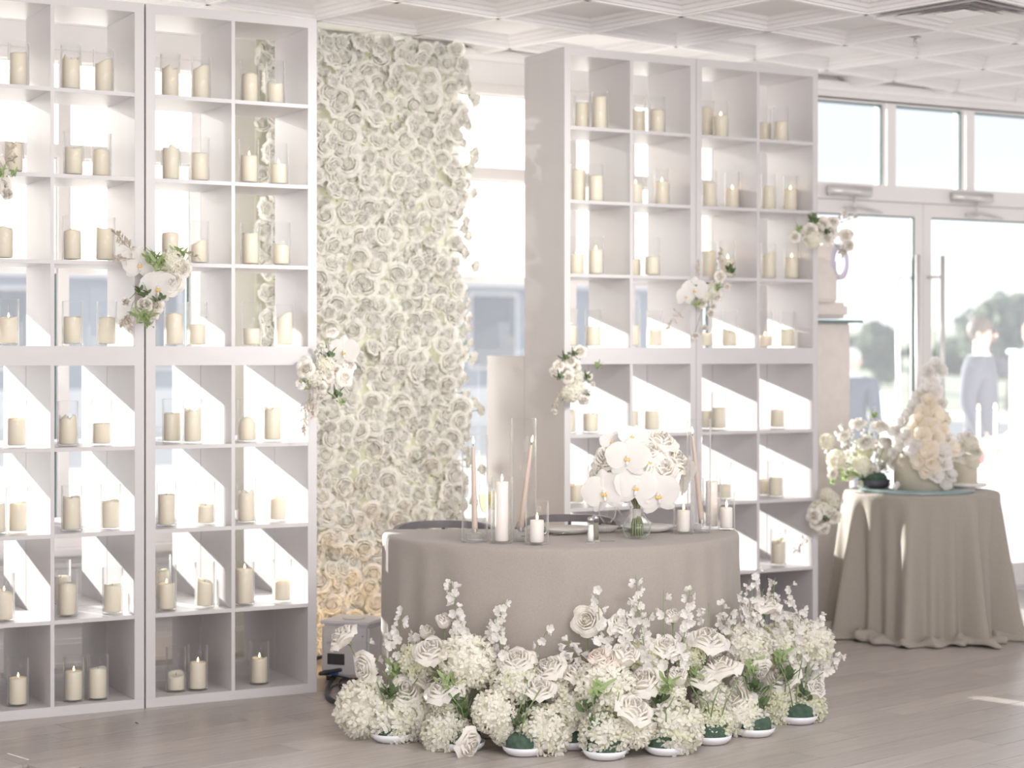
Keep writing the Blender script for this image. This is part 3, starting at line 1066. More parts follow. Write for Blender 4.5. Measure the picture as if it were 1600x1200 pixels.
def floret_mesh(seed, mats, n=5, cup=0.5):
    """A small open floret facing +Z, radius 1."""
    rr = random.Random(seed)
    mb = MB()
    for k in range(n):
        a = 2 * pi * k / n + rr.uniform(-.15, .15)
        c, d = cos(a), sin(a)
        e, f = -d, c
        w = 0.46
        h = cup * (0.7 + 0.6 * rr.random())
        pts = [(0, 0, -.25), (c * .35 + e * w * .7, d * .35 + f * w * .7, h * .35), (c * .8 + e * w, d * .8 + f * w, h * .75), (c * 1.05, d * 1.05, h), (c * .8 - e * w, d * .8 - f * w, h * .75), (c * .35 - e * w * .7, d * .35 - f * w * .7, h * .35), (c * .6, d * .6, h * .42)]
        mb.add(pts, [(0, 6, 1), (1, 6, 2), (2, 6, 3), (3, 6, 4), (4, 6, 5), (5, 6, 0)], 0)
    for k in range(3):
        a = 2 * pi * k / 3
        mb.add([(0, 0, -.1), (cos(a) * .3 - sin(a) * .14, sin(a) * .3 + cos(a) * .14, .38), (cos(a) * .3 + sin(a) * .14, sin(a) * .3 - cos(a) * .14, .38)], [(0, 1, 2)], 0)
    mb.lathe([(0.02, -1.0), (0.06, -0.5), (0.14, -0.22)], 5, 1)
    return mb.mesh('floret', mats, smooth=False)


FLOR = [floret_mesh(s, [M['white'], M['stem']], 5, c) for s, c in ((31, .35), (32, .6), (33, .8))]
BELL = [floret_mesh(s, [M['white'], M['palegreen']], 5, c) for s, c in ((34, 1.1), (35, 1.3))]


def orchid_mesh(seed, mats):
    """A moth orchid facing +Z, radius about 1: two broad petals, three sepals, a yellow lip."""
    rr = random.Random(seed)
    mb = MB()

    def tepal(a, L, w, bend):
        vs, fs = [], []
        nu, nv = 6, 5
        for j in range(nv + 1):
            v = j / nv
            ww = w * (sin(pi * min(1, 0.12 + 0.86 * v)) ** 0.55)
            for i in range(nu + 1):
                u = -1 + 2 * i / nu
                x, y = v * L, u * ww
                z = bend * v * v + 0.06 * cos(u * 1.5) + rr.uniform(-.012, .012)
                vs.append((x * cos(a) - y * sin(a), x * sin(a) + y * cos(a), z))
        for j in range(nv):
            for i in range(nu):
                p = j * (nu + 1) + i
                fs.append((p, p + nu + 1, p + nu + 2, p + 1))
        mb.add(vs, fs, 0)
    for a in (pi / 2, pi * 1.5 - 0.75, pi * 1.5 + 0.75):
        tepal(a, 0.98, 0.36, -0.12)
    for a in (0.22, pi - 0.22):
        tepal(a, 1.05, 0.66, 0.10)
    mb.ball((0, -.02, .12), .10, 8, 5, 0)
    mb.ball((0, -.16, .14), .09, 8, 5, 1, (1.0, .9, .9))
    mb.ball((-.09, -.14, .15), .055, 6, 4, 1, (1, 1.5, .8))
    mb.ball((.09, -.14, .15), .055, 6, 4, 1, (1, 1.5, .8))
    mb.ball((0, -.34, .16), .09, 6, 4, 0, (.8, 1.6, .6))
    return mb.mesh('orchid', mats)


ORCH = [orchid_mesh(s, [M['white'], M['lip']]) for s in (41, 42)]


def leaf_pts(L, w, bend, n=4):
    vs, fs = [], []
    for j in range(n + 1):
        v = j / n
        ww = w * sin(pi * (0.06 + 0.9 * v)) ** 0.8
        z = bend * v * v
        vs += [(-ww, v * L, z + 0.12 * ww), (0, v * L, z), (ww, v * L, z + 0.12 * ww)]
    for j in range(n):
        p = j * 3
        fs += [(p, p + 1, p + 4, p + 3), (p + 1, p + 2, p + 5, p + 4)]
    return vs, fs


def foliage_mesh(seed, mats, n=14, L=0.5, w=0.12, up=0.3):
    """A loose tuft of leaves about the origin, radius about 1."""
    rr = random.Random(seed)
    mb = MB()
    for i in range(n):
        dirn = Vector((rr.uniform(-1, 1), rr.uniform(-1, 1), rr.uniform(-.4, 1) + up)).normalized()
        base = Vector((rr.uniform(-.4, .4), rr.uniform(-.4, .4), rr.uniform(-.3, .3)))
        vs, fs = leaf_pts(L * rr.uniform(.6, 1.2), w * rr.uniform(.7, 1.2), rr.uniform(-.15, .15))
        q = dirn.to_track_quat('Y', 'Z') @ Quaternion((0, 1, 0), rr.random() * 6)
        mb.add(vs, fs, 0, Matrix.Translation(base) @ q.to_matrix().to_4x4())
        mb.tube([(0, 0, 0), base], 0.02, 4, 0, False)
    return mb.mesh('foliage', mats, smooth=False)


FOL = [foliage_mesh(s, [M['green']], 16, .7, .15) for s in (51, 52)]
FOLP = [foliage_mesh(s, [M['palegreen']], 22, .55, .10) for s in (53, 54)]


def twig_mesh(mb, base, tip, rr, n=26, leaf=0.012, droop=0.0, slot=0):
    """A dried sprig with small pointed leaves along curved side shoots."""
    base, tip = Vector(base), Vector(tip)
    ax = tip - base
    L = ax.length
    pts = [base + ax * t + Vector((0, 0, -droop * L * t * t)) + Vector((rr.uniform(-1, 1), rr.uniform(-1, 1), rr.uniform(-1, 1))) * L * 0.03 for t in (0, .25, .5, .75, 1)]
    mb.tube(pts, [0.0016, .0014, .0012, .001, .0007], 4, slot, False)
    for i in range(n):
        t = 0.25 + 0.75 * i / n
        k = min(int(t * 4), 3)
        p = pts[k].lerp(pts[k + 1], t * 4 - k)
        d = (ax.normalized() * 0.6 + Vector((rr.uniform(-1, 1), rr.uniform(-1, 1), rr.uniform(-1, 1))) * 0.8).normalized()
        e = p + d * L * 0.16 * (1.15 - t)
        mb.tube([p, e], 0.0006, 3, slot, False)
        for q in (0.5, 1.0):
            vs, fs = leaf_pts(leaf * rr.uniform(.7, 1.3), leaf * 0.24, 0.0, 2)
            r = (d + Vector((rr.uniform(-1, 1), rr.uniform(-1, 1), rr.uniform(-1, 1))) * .7).normalized().to_track_quat('Y', 'Z')
            mb.add(vs, fs, slot, Matrix.Translation(p.lerp(e, q)) @ r.to_matrix().to_4x4())


TOCAM = lambda p: (Vector((0, 0, EYE)) - p).normalized()


def put(name, me, parent, P, n, s, roll=0.0):
    o = link(name, me, parent)
    o.location = P - parent.location
    o.rotation_mode = 'QUATERNION'
    o.rotation_quaternion = facing(n, roll)
    o.scale = (s, s, s)
    return o


def stem_part(o, root, P, B, bend, rad=0.0022, n=5):
    """The stem of flower o (a sub-part): from B up to P, both in world space."""
    mid = B.lerp(P, 0.55) + bend
    pts = [B, B.lerp(mid, 0.5) + bend * 0.2, mid, mid.lerp(P, 0.6) + bend * 0.15, P]
    inv = (Matrix.Translation(o.location + root.location) @ o.rotation_quaternion.to_matrix().to_4x4() @ Matrix.Diagonal((*o.scale, 1))).inverted()
    mb = MB().tube(pts, rad, n)
    mb.v = [tuple(inv @ Vector(v)) for v in mb.v]
    return mb.build('stem', M['stem'], o)


def spike(root, base, tip, n, rr, size=0.016, bell=False, bend=None, spread=0.022, start=0.35):
    """A delphinium-like spike: a stem (part) with florets (sub-parts)."""
    base, tip = Vector(base), Vector(tip)
    bend = bend or Vector((rr.uniform(-.02, .02), rr.uniform(-.02, .02), 0))
    pts = [base + (tip - base) * t + bend * sin(pi * t) for t in (0, .2, .4, .6, .8, 1)]
    mb = MB().tube([p - root.location for p in pts], [.0024, .0022, .002, .0017, .0013, .0009], 5)
    st = mb.build('flower_spike', M['stem'], root)
    for i in range(n):
        t = start + (1 - start) * (i + 0.3 * rr.random()) / n
        k = min(int(t * 5), 4)
        p = pts[k].lerp(pts[k + 1], t * 5 - k)
        tc = TOCAM(p)
        d = Vector((rr.uniform(-1, 1), rr.uniform(-1, 1), rr.uniform(-.35, .5)))
        d = (d.normalized() + tc * 0.55).normalized()
        s = size * (1.2 - 0.45 * t) * rr.uniform(.8, 1.2)
        pos = p + d * spread * (1.15 - 0.45 * t)
        o = link('floret', rr.choice(BELL if bell else FLOR), st)
        o.location = pos - root.location
        o.rotation_mode = 'QUATERNION'
        o.rotation_quaternion = facing(d + Vector((0, 0, -0.15 if not bell else -.4)), rr.random() * 6)
        o.scale = (s, s, s)
    return st


# ------------------------------------------------------------------ the rose wall
fw_x0, fw_x1 = at_y(407, 500, 8.43).x, at_y(716, 500, 8.43).x
fw = thing('flower_wall', 'tall wall of white silk roses between the two shelf blocks', 'flower wall', ((fw_x0 + fw_x1) / 2, 8.50, 0))
M['backing'] = leafy('backing_fabric', (0.80, 0.80, 0.70), (0.85, 0.85, 0.76), 0.45)
hwid = (fw_x1 - fw_x0) / 2
MB().bbox(-hwid, hwid, -0.012, 0.012, 0.004, 3.03, 0.004).build('backing_panel', M['backing'], fw, smooth=False)
MB().tube([(-hwid + .03, 0.02, 0.0), (-hwid + .03, 0.02, 3.04)], 0.012, 8).tube([(hwid - .03, 0.02, 0.0), (hwid - .03, 0.02, 3.04)], 0.012, 8).build('stand_frame', M['chair'], fw)
rr = random.Random(77)
spots = []
sp = 0.078
nz = int(3.02 / (sp * 0.86))
for j in range(nz):
    nx = int(2 * hwid / sp) + 1
    for i in range(nx):
        x = -hwid + 0.02 + (i + (0.5 if j % 2 else 0)) * sp + rr.uniform(-.022, .022)
        z = 0.05 + j * sp * 0.86 + rr.uniform(-.022, .022)
        if x > hwid + 0.02:
            continue
        spots.append((x, z))
front = []
for (x, z) in spots:
    dep = 0.045 + 0.075 * rr.random()
    n = Vector((rr.uniform(-.75, .75), -1, rr.uniform(-.6, .6)))
    front.append((x, -dep, z, n, 0.054 + 0.018 * rr.random()))
# roses that stand out past the right-hand edge
for k in range(70):
    z = 0.06 + 2.92 * (k + rr.random() * 0.7) / 70
    front.append((hwid + 0.0 + 0.105 * rr.random() ** 1.5 + (0.05 if z < 1.3 else 0) * rr.random(), -0.05 - 0.06 * rr.random(), z, Vector((1.0, rr.uniform(-1.2, .3), rr.uniform(-.5, .5))), 0.034 + 0.014 * rr.random()))
# a few big ones along the top
for k in range(9):
    front.append((-hwid + 0.06 + k * 0.115 + rr.uniform(-.02, .02), -0.09 - 0.05 * rr.random(), 2.97 + rr.uniform(-.04, .05), Vector((rr.uniform(-.5, .5), -1, rr.uniform(-.1, .7))), 0.052))
# those that the shelves hide least come first and are single parts; the rest are one mass
def hidden_by_shelf(x):
    return fw.location.x + x < 3.40
front.sort(key=lambda q: (hidden_by_shelf(q[0]), -q[2] if q[2] < 0.6 else 0, rr.random()))
mass = MB()
for i, (x, y, z, n, s) in enumerate(front):
    me = rr.choice(SILK)
    if i < 300:
        o = link('rose', me, fw, (x, y, z))
        o.rotation_mode = 'QUATERNION'
        o.rotation_quaternion = facing(n, rr.random() * 6)
        o.scale = (s, s, s)
    else:
        mx = Matrix.Translation((x, y, z)) @ facing(n, rr.random() * 6).to_matrix().to_4x4() @ Matrix.Diagonal((s, s, s, 1))
        mass.add([mx @ v.co for v in me.vertices], [tuple(p.vertices) for p in me.polygons])
        mass.m[-len(me.polygons):] = [p.material_index for p in me.polygons]
if mass.v:
    tag(mass.build('rose_heads', [M['silk'], M['stem']], fw), kind='stuff')
stm = MB()
for i in range(150):
    x, z = rr.uniform(-hwid, hwid), rr.uniform(.1, 3.0)
    a = rr.uniform(0, 6.28)
    L = rr.uniform(.02, .05)
    y = -0.06 - 0.05 * rr.random()
    stm.tube([(x, y + .03, z), (x + L * cos(a) * .5, y, z + L * sin(a) * .5), (x + L * cos(a), y - .004, z + L * sin(a))], 0.0024, 4)
for (x, y, z, n, s) in front:
    if x > hwid:
        stm.tube([(hwid - .02, -.01, z + rr.uniform(-.03, .03)), (x, y, z)], 0.0022, 4)
tag(stm.build('rose_stems', M['stem'], fw), kind='stuff')

# ------------------------------------------------------------------ head table
TBL = W(0.203, 7.90, 0)
TH_Z = 0.737
tab = thing('sweetheart_table', 'half-round head table under the taupe linen cloth', 'table', TBL, -TH)
hm = []
Rt = 0.735
for i in range(33):
    a = pi + pi * i / 32
    hm.append((Rt * cos(a), Rt * sin(a)))
mb = MB()
mb.add([(x, y, TH_Z - .030) for x, y in hm] + [(x, y, TH_Z - .006) for x, y in hm], [tuple(range(32, -1, -1)), tuple(range(33, 66))] + [(i, (i + 1) % 33, 33 + (i + 1) % 33, 33 + i) for i in range(33)])
mb.build('tabletop', M['terrace'], tab, smooth=False)
for (x, y) in ((-.55, -.06), (.55, -.06), (0, -.6)):
    MB().tube([(x, y, 0.0), (x, y, TH_Z - .031)], 0.016, 8).build('leg', M['chair'], tab)


def cloth(name, outline, ztop, folds, flare, m, parent_loc, rz, zs, hem=None, seedn=3.0):
    """A cloth over a table: flat top inside the outline, then a skirt of folds to the floor."""
    n = len(outline)
    ctr = Vector((sum(p[0] for p in outline) / n, sum(p[1] for p in outline) / n, 0))
    nor = []
    for i in range(n):
        a, b = outline[i - 1], outline[(i + 1) % n]
        t = Vector((b[0] - a[0], b[1] - a[1], 0)).normalized()
        nn = Vector((t.y, -t.x, 0))
        if nn.dot(Vector((outline[i][0], outline[i][1], 0)) - ctr) < 0:
            nn = -nn
        nor.append(nn)
    vs, fs = [], []
    rings = 0
    for (k, dz, dr) in ((0.0, 0, 0), (0.35, 0, 0), (0.7, 0, 0), (0.93, 0, 0), (1, 0, -.014), (1, -.003, -.006), (1, -.009, -.001), (1, -.018, .002)):
        for i in range(n):
            p = ctr + (Vector((outline[i][0], outline[i][1], 0)) - ctr) * k + nor[i] * dr
            vs.append((p.x, p.y, ztop + dz + (0.0007 * sin(9 * p.x + 5) * sin(11 * p.y) if 0 < k < .95 else 0)))
        rings += 1
    for z in zs:
        g = 1 - z / ztop
        for i in range(n):
            p = Vector((outline[i][0], outline[i][1], 0)) + nor[i] * (0.003 + flare * g + folds(i / n, g, outline[i]))
            w = noise.noise(Vector((p.x * 7, p.y * 7, z * 5 + seedn))) * 0.006 * min(1, g * 3)
            p = p + nor[i] * w
            vs.append((p.x, p.y, z))
        rings += 1
    if hem:
        for (out, hz) in hem:
            for i in range(n):
                p0 = Vector(vs[(len(zs) + 8 - 1) * n + i])
                o, z = out, hz
                f = noise.noise(Vector((outline[i][0] * 6.5, outline[i][1] * 6.5, 4.4)))
                f2 = noise.noise(Vector((outline[i][0] * 15, outline[i][1] * 15, 9.1)))
                f3 = noise.noise(Vector((outline[i][0] * 24, outline[i][1] * 24, out * 20)))
                oo = out * (0.85 + 0.9 * f + 0.35 * f2)
                zz = max(0.004, hz * (1 + 1.2 * f2 + 0.9 * f3) + 0.022 * max(0, f3) * (out > .01))
                p = p0 + nor[i] * oo
                vs.append((p.x, p.y, zz))
            rings += 1
    for k in range(rings - 1):
        for i in range(n):
            j = (i + 1) % n
            fs.append((k * n + i, k * n + j, (k + 1) * n + j, (k + 1) * n + i))
    me = MB().add(vs, fs).mesh(name, m)
    o = link(name, me, None, parent_loc)
    o.rotation_euler = (0, 0, rz)
    md = o.modifiers.new('subd', 'SUBSURF')
    md.levels = md.render_levels = 1
    return o


# outline of the half-round cloth: front arc, rounded rear corners, straight rear
out = []
NA = 170
for i in range(NA + 1):
    a = pi + pi * i / NA
    out.append(((Rt + .012) * cos(a), (Rt + .012) * sin(a)))
rc = 0.05
for i in range(1, 8):
    a = (pi / 2) * i / 7
    out.append((Rt + .012 - rc + rc * cos(a), rc * sin(a)))
for i in range(1, 36):
    out.append((Rt + .012 - rc - (2 * Rt + .024 - 2 * rc) * i / 36, rc))
for i in range(7, 0, -1):
    a = (pi / 2) * i / 7
    out.append((-(Rt + .012 - rc) - rc * cos(a), rc * sin(a)))


def main_folds(t, g, p):
    x, y = p
    ang = math.atan2(y, x)          # -pi (left) .. 0 (right) on the front arc
    if y > 0.02:
        return 0.01 * g * sin(60 * x)
    v = 0.0
    for (c, w, h) in ((-.97, .05, .018), (-.86, .07, .030), (-.70, .06, .024), (-.50, .07, .034), (-.30, .08, .016), (.02, .12, .016), (.30, .08, .020), (.46, .055, .034), (.61, .05, .038), (.73, .04, .032), (.83, .04, .038), (.91, .035, .030), (.97, .03, .026)):
        a = -math.acos(c)
        v += h * math.exp(-((ang - a) / (w * 1.3)) ** 2) * 1.25
    v -= 0.012
    lean = 0.05 * g * sin(ang * 5)
    return (v + 0.006 * sin((ang + lean) * 31)) * max(0.0, g - 0.02) ** 0.6


mc = cloth('tablecloth', out, TH_Z, main_folds, 0.012, M['linen'], TBL, -TH, [0.70, 0.66, 0.60, 0.53, 0.45, 0.36, 0.27, 0.18, 0.09, 0.02, 0.004])
tag(mc, 'taupe linen cloth hanging to the floor over the half-round head table', 'tablecloth')

# ------------------------------------------------------------------ chairs behind it


def chair(label, X, d, z_top, width, turn):
    c = thing('dining_chair', label, 'chair', W(X, d, 0), -TH + turn, group='grey chairs behind the head table')
    hw = width / 2
    # bow: the rounded top rail swept in an arc
    pts, pin = [], []
    for i in range(25):
        a = pi * i / 24
        pts.append((-hw * cos(a), -0.12 + 0.26 * sin(a) ** 0.8, z_top - 0.035 * (1 - sin(a)) ** 2))
    rail = MB()
    vs, fs = [], []
    for (x, y, z) in pts:
        nx, ny = x * 0.9, (y + 0.12) * 1.0
        l = max(1e-6, sqrt(nx * nx + ny * ny))
        nx, ny = nx / l, ny / l
        for (q, h) in ((-.012, -.032), (.012, -.032), (.012, .0), (-.012, .0)):
            vs.append((x + nx * q, y + ny * q, z + h))
    for k in range(24):
        for i in range(4):
            j = (i + 1) % 4
            fs.append((k * 4 + i, k * 4 + j, (k + 1) * 4 + j, (k + 1) * 4 + i))
    fs += [(3, 2, 1, 0), tuple(24 * 4 + i for i in range(4))]
    rail.add(vs, fs).build('top_rail', M['chair'], c, smooth=False)
    for k in (2, 7, 12, 17, 22):
        x, y, z = pts[k]
        MB().tube([(x * 0.8, y * .9, 0.455), (x, y, z - .030)], 0.0085, 6).build('spindle', M['chair'], c)
    st = []
    for i in range(32):
        a = 2 * pi * i / 32
        st.append((0.20 * cos(a) * (1 - .06 * sin(a)), 0.165 * sin(a)))
    mb = MB()
    mb.add([(x, y, .43) for x, y in st] + [(x, y, .455) for x, y in st], [tuple(range(31, -1, -1)), tuple(range(32, 64))] + [(i, (i + 1) % 32, 32 + (i + 1) % 32, 32 + i) for i in range(32)])
    mb.build('seat', M['chair'], c, smooth=False)
    for (x, y) in ((-.14, -.10), (.14, -.10), (-.14, .12), (.14, .12)):
        MB().tube([(x, y, .431), (x * 1.2, y * 1.2, 0.0)], [.014, .010], 8).build('leg', M['chair'], c)
    return c


chair('grey spindle chair at the left of the head table, beside the tall glass cylinder', -0.297, 8.20, 0.738, 0.44, 0.06)
chair('grey spindle chair behind the white plate on the head table', 0.25, 8.22, 0.764, 0.44, -0.05)

# ------------------------------------------------------------------ things on the head table
ZT = TH_Z + 0.0012


def on_table(px, d):
    return W((px - CX) / F * d, d, ZT)


def d_of(py, z=ZT):
    """How far the point of height z seen at picture row py is."""
    return (EYE - z) * F / (py - HY)


def tall_cylinder(label, px, py_base, r, h, group='tall glass cylinders on the head table'):
    P = on_table(px, d_of(py_base) + r * 0.5)
    g = link('glass_cylinder', cyl_glass(r, h), None, P)
    return tag(g, label, 'glass vase', group), P


def taper(label, P, h, lean, r0=0.0115, dx=0.0):
    """A taper candle in a low ribbed glass holder."""
    hold = thing('candle_holder', 'ribbed glass holder under the ' + label, 'candle holder', P + Vector((0, 0, 0.0087)), -TH, group='glass taper holders')
    mb = MB()
    n = 28
    vs, fs = [], []
    pr = [(0.036, 0.0), (0.038, 0.003), (0.038, 0.024), (0.030, 0.029), (0.016, 0.032), (0.015, 0.045), (0.0125, 0.0455), (0.0125, 0.030), (0.0005, 0.029)]
    for (q, z) in pr:
        for i in range(n):
            k = 1 + (0.04 if (i % 2 and q > .03) else 0)
            a = 2 * pi * i / n
            vs.append((q * k * cos(a), q * k * sin(a), z))
    for k in range(len(pr) - 1):
        for i in range(n):
            j = (i + 1) % n
            fs.append((k * n + i, k * n + j, (k + 1) * n + j, (k + 1) * n + i))
    fs.append(tuple(range(n - 1, -1, -1)))
    mb.add(vs, fs).build('holder_body', M['holder'], hold, smooth=False)
    c = thing('taper_candle', label, 'candle', P + Vector((0, 0, 0.0405)), -TH, group='taupe taper candles')
    MB().lathe([(r0 * .95, 0.0), (r0, 0.02), (r0 * .86, h * .6), (r0 * .62, h - .004), (r0 * .4, h), (0.0008, h + .001)], 14, cap0=True).build('wax_stick', M['waxtaupe'], c)
    link('wick', wick_me, c, (0, 0, h + .003))
    link('flame', flame_me, c, (0.001, 0, h + .012))
    c.rotation_euler = (0, lean, -TH)
    return c


g1, P1 = tall_cylinder('tall glass cylinder with a straight taper, at the left of the head table', 742, 848, 0.052, 0.425)
taper('straight burning taper in the left tall cylinder', P1, 0.335, -0.02)
g2, P2 = tall_cylinder('tallest glass cylinder with a leaning taper, left group on the head table', 818, 846, 0.051, 0.485)
taper('leaning burning taper in the tallest cylinder', P2 + W(-0.012, 0, 0), 0.34, 0.125)
g3, P3 = tall_cylinder('tall glass cylinder with a taper, right of the orchid bouquet', 1092, 833, 0.050, 0.47)
taper('burning taper leaning left in the right tall cylinder', P3 + W(0.012, 0, 0), 0.36, -0.105)
for (lab, gl, px, py, r, h, gr, gh, sd_) in (
        ('burning white pillar in a narrow cylinder between the two tall tapers', 'narrow glass cylinder round a white pillar, left group on the head table', 784, 850, 0.0265, 0.232, 0.043, 0.262, 901),
        ('short burning white pillar in front of the left white plate', 'short glass cylinder round a white pillar, left group on the head table', 839, 852, 0.0270, 0.086, 0.046, 0.168, 902),
        ('short burning white pillar directly right of the orchid bouquet', 'short glass cylinder beside the orchid bouquet, right group', 1068, 835, 0.0265, 0.088, 0.042, 0.168, 903),
        ('tall white pillar behind the right tall taper', 'narrow glass cylinder round a tall white pillar, right group', 1112, 826, 0.0255, 0.190, 0.040, 0.215, 904),
        ('short burning white pillar nearest the right edge of the head table', 'short glass cylinder nearest the right edge of the head table', 1135, 829, 0.0260, 0.086, 0.036, 0.160, 905)):
    P = on_table(px, d_of(py) + r)
    candle(lab, P, r, h, 'flat', 1, 'white pillar candles on the head table', sd_, 'waxwhite', (gr, gh), gl, 'candle cylinders on the head table')


def plate(label, px, py, r=0.135):
    P = on_table(px, d_of(py) + r)
    o = MB().lathe([(0.0005, .006), (r * .62, .006), (r * .70, .010), (r, .024), (r + .001, .022), (r * .72, .004), (r * .60, .0), (0.0005, .0)], 40).build('dinner_plate', M['china'], None, P)
    return tag(o, label, 'plate', 'white plates on the head table'), P


pl1, PP1 = plate('white dinner plate between the left candles and the shakers', 884, 837, 0.115)
pl2, PP2 = plate('white dinner plate behind the bouquet vase', 1013, 834, 0.115)
pl3, PP3 = plate('small white side plate left of the bouquet vase, behind the wine glass', 944, 833, 0.060)


def flute(label, X_px, d, name='champagne_flute', wine=True, s=1.0):
    P = W((X_px - CX) / F * d, d, ZT)
    g = thing(name, label, 'glass', P, group='stemmed glasses on the head table')
    if name == 'champagne_flute':
        pr = [(0.031, 0.0), (0.031, .0018), (.006, .006), (.0035, .02), (.0035, .085), (.010, .098), (.022, .125), (.026, .165), (.024, .215), (.0228, .215), (.0246, .165), (.0206, .127), (.009, .101), (.0005, .098)]
        wl = [(0.0005, .0985), (.0088, .1015), (.0204, .1275), (.0240, .160), (.0242, .172), (.0005, .172)]
    else:
        pr = [(0.034, 0.0), (0.034, .0018), (.006, .006), (.0038, .02), (.0038, .070), (.016, .080), (.035, .105), (.040, .130), (.033, .172), (.0315, .172), (.0385, .130), (.0335, .107), (.015, .083), (.0005, .080)]
        wl = [(0.0005, .0805), (.0148, .0835), (.0333, .1075), (.034, .110), (.0005, .110)]
    MB().lathe([(a * s, b * s) for a, b in pr], 28, cap0=True).build('glass_body', M['glass'], g)
    if wine:
        MB().lathe([(a * s, b * s) for a, b in wl], 24).build('wine', M['wine'], g)
    return g


flute('champagne flute with pale wine, seen through the left tall cylinder', 758, 7.56)
flute('champagne flute between the left tall cylinder and the narrow white pillar', 771, 7.72)
flute('empty wine glass left of the bouquet vase, under the orchids', 949, 7.42, 'wine_glass', False, 0.9)
flute('empty wine glass just behind the bouquet vase', 978, 7.66, 'wine_glass', False, 0.95)

# salt and pepper
for (lab, m_, px, d) in (('glass salt shaker with a metal cap, left of the bouquet', 'salt', 923, 7.33), ('glass pepper shaker with a metal cap, close behind the salt', 'pepper', 930.5, 7.40)):
    P = W((px - CX) / F * d, d, ZT)
    s_ = thing('shaker', lab, 'shaker', P, group='salt and pepper shakers')
    MB().lathe([(0.0215, 0), (0.022, .004), (.0165, .016), (.0145, .03), (.0128, .078), (.0128, .082)], 10, cap0=True, cap1=True).build('glass_body', M['glass'], s_, smooth=False)
    MB().lathe([(.0118, .008), (.0118, .03), (.0102, .072)], 10, cap0=True, cap1=True).build('filling', M[m_], s_)
    MB().lathe([(.0135, .0822), (.0138, .094), (.011, .101), (.0005, .104)], 14, cap0=True).build('cap', M['steel'], s_)


def fork(label, px, py, ang):
    P = on_table(px, d_of(py))
    f = MB()
    f.bbox(-.0035, .0035, -.10, .02, .004, .006, .0008)
    f.bbox(-.010, .010, .02, .045, .005, .007, .0008)
    for k in range(4):
        x = -.009 + k * .006
        f.tube([(x, .045, .006), (x, .065, .0095), (x, .085, .013)], .0013, 5)
    f.bbox(-.006, .006, -.118, -.10, .0, .0035, .0008)
    o = f.build('fork', M['steel'], None, P)
    o.rotation_euler = (0, 0, -TH + ang)
    return tag(o, label, 'fork', 'forks on the head table')


fork('steel fork beside the left white plate, tines to the right', 858, 837, -1.25)
fork('steel fork right of the plate behind the bouquet', 1048, 826, -1.1)
k_ = MB().bbox(-.011, .011, -.06, .11, 0, .0022, .0008).bbox(-.006, .006, -.14, -.06, 0, .006, .002).build('butter_knife', M['steel'], None, on_table(1040, d_of(822)))
k_.rotation_euler = (0, 0, -TH - 1.0)
tag(k_, 'steel knife right of the plate behind the bouquet', 'knife')
nr = MB()
nr.lathe([(.014 + .0035 * cos(a), .0035 * sin(a)) for a in [2 * pi * i / 8 for i in range(9)]], 20)
o = nr.build('napkin_ring', M['steel'], None, on_table(849, d_of(836)) + Vector((0, 0, .0175)))
o.rotation_euler = (radians(90), 0, -TH + .3)
tag(o, 'small silver ring beside the fork on the head table', 'ring')

# ------------------------------------------------------------------ bouquet in its vase
BV = on_table(995, d_of(843) + 0.045)
vp = [(0.030, 0.0), (0.040, .004), (.054, .025), (.057, .045), (.052, .064), (.036, .088), (.0265, .105), (.026, .118), (.031, .130)]
inner = [(r - .003, z) for r, z in reversed(vp[1:])]
inner = [(r, max(z, .007)) for r, z in inner]
vase = MB().lathe(vp + inner + [(.0005, .007)], 36, cap0=True).build('bouquet_vase', M['glass'], None, BV)
tag(vase, 'round clear glass vase of water holding the white orchid bouquet', 'vase')
MB().lathe([(.0005, .0085), (.036, .0085), (.0505, .026), (.0535, .045), (.0500, .060), (.0005, .060)], 32).build('water', clear_glass('water', (0.93, 0.97, 0.93), .25, .03), vase)
bq = thing('bouquet', 'bouquet of white roses and moth orchids in the round glass vase', 'bouquet', BV + Vector((0, 0, .012)))
rb = random.Random(5)
stems = MB()
for i in range(34):
    a, q = rb.random() * 6.28, sqrt(rb.random())
    x, y = cos(a) * q, sin(a) * q
    stems.tube([(x * .030, y * .030, 0.0), (x * .026, y * .026, .05), (x * .013, y * .013, .085), (x * .014, y * .014, .115), (x * .05, y * .05, .17)], .0030, 5)
stems.build('stem_bundle', leafy('pale_stem', (0.50, 0.53, 0.36), (0.6, 0.64, 0.4), 0.25), bq)
MB().lathe([(.0165, .068), (.0175, .074), (.0172, .102), (.0180, .108)], 18).build('ribbon_wrap', M['ribbon'], bq)
DB = d_of(843) + 0.045
els = [('rose', 950, 712, 32, -.02), ('rose', 942, 737, 30, -.03), ('rose', 969, 737, 32, -.06), ('rose', 997, 729, 34, -.09), ('rose', 1016, 705, 33, -.04), ('rose', 1034, 686, 31, .04), ('rose', 1035, 729, 33, -.06),
       ('rose', 1058, 717, 30, .03), ('rose', 1000, 690, 26, .06), ('rose', 1046, 752, 24, .0), ('rose', 966, 702, 28, .05), ('rose', 1020, 738, 28, -.02), ('rose', 972, 764, 26, -.01), ('rose', 1030, 757, 24, -.03),
       ('orchid', 981, 715, 34, -.11), ('orchid', 945, 768, 36, -.10), ('orchid', 994, 760, 33, -.13), ('orchid', 1027, 772, 35, -.12), ('orchid', 1014, 722, 24, -.08), ('orchid', 989, 682, 24, .02), ('orchid', 967, 770, 22, -.06),
       ('orchid', 1076, 735, 24, -.01), ('orchid', 1066, 757, 20, .0), ('orchid', 958, 690, 22, .07)]
neck = BV + Vector((0, 0, .155))
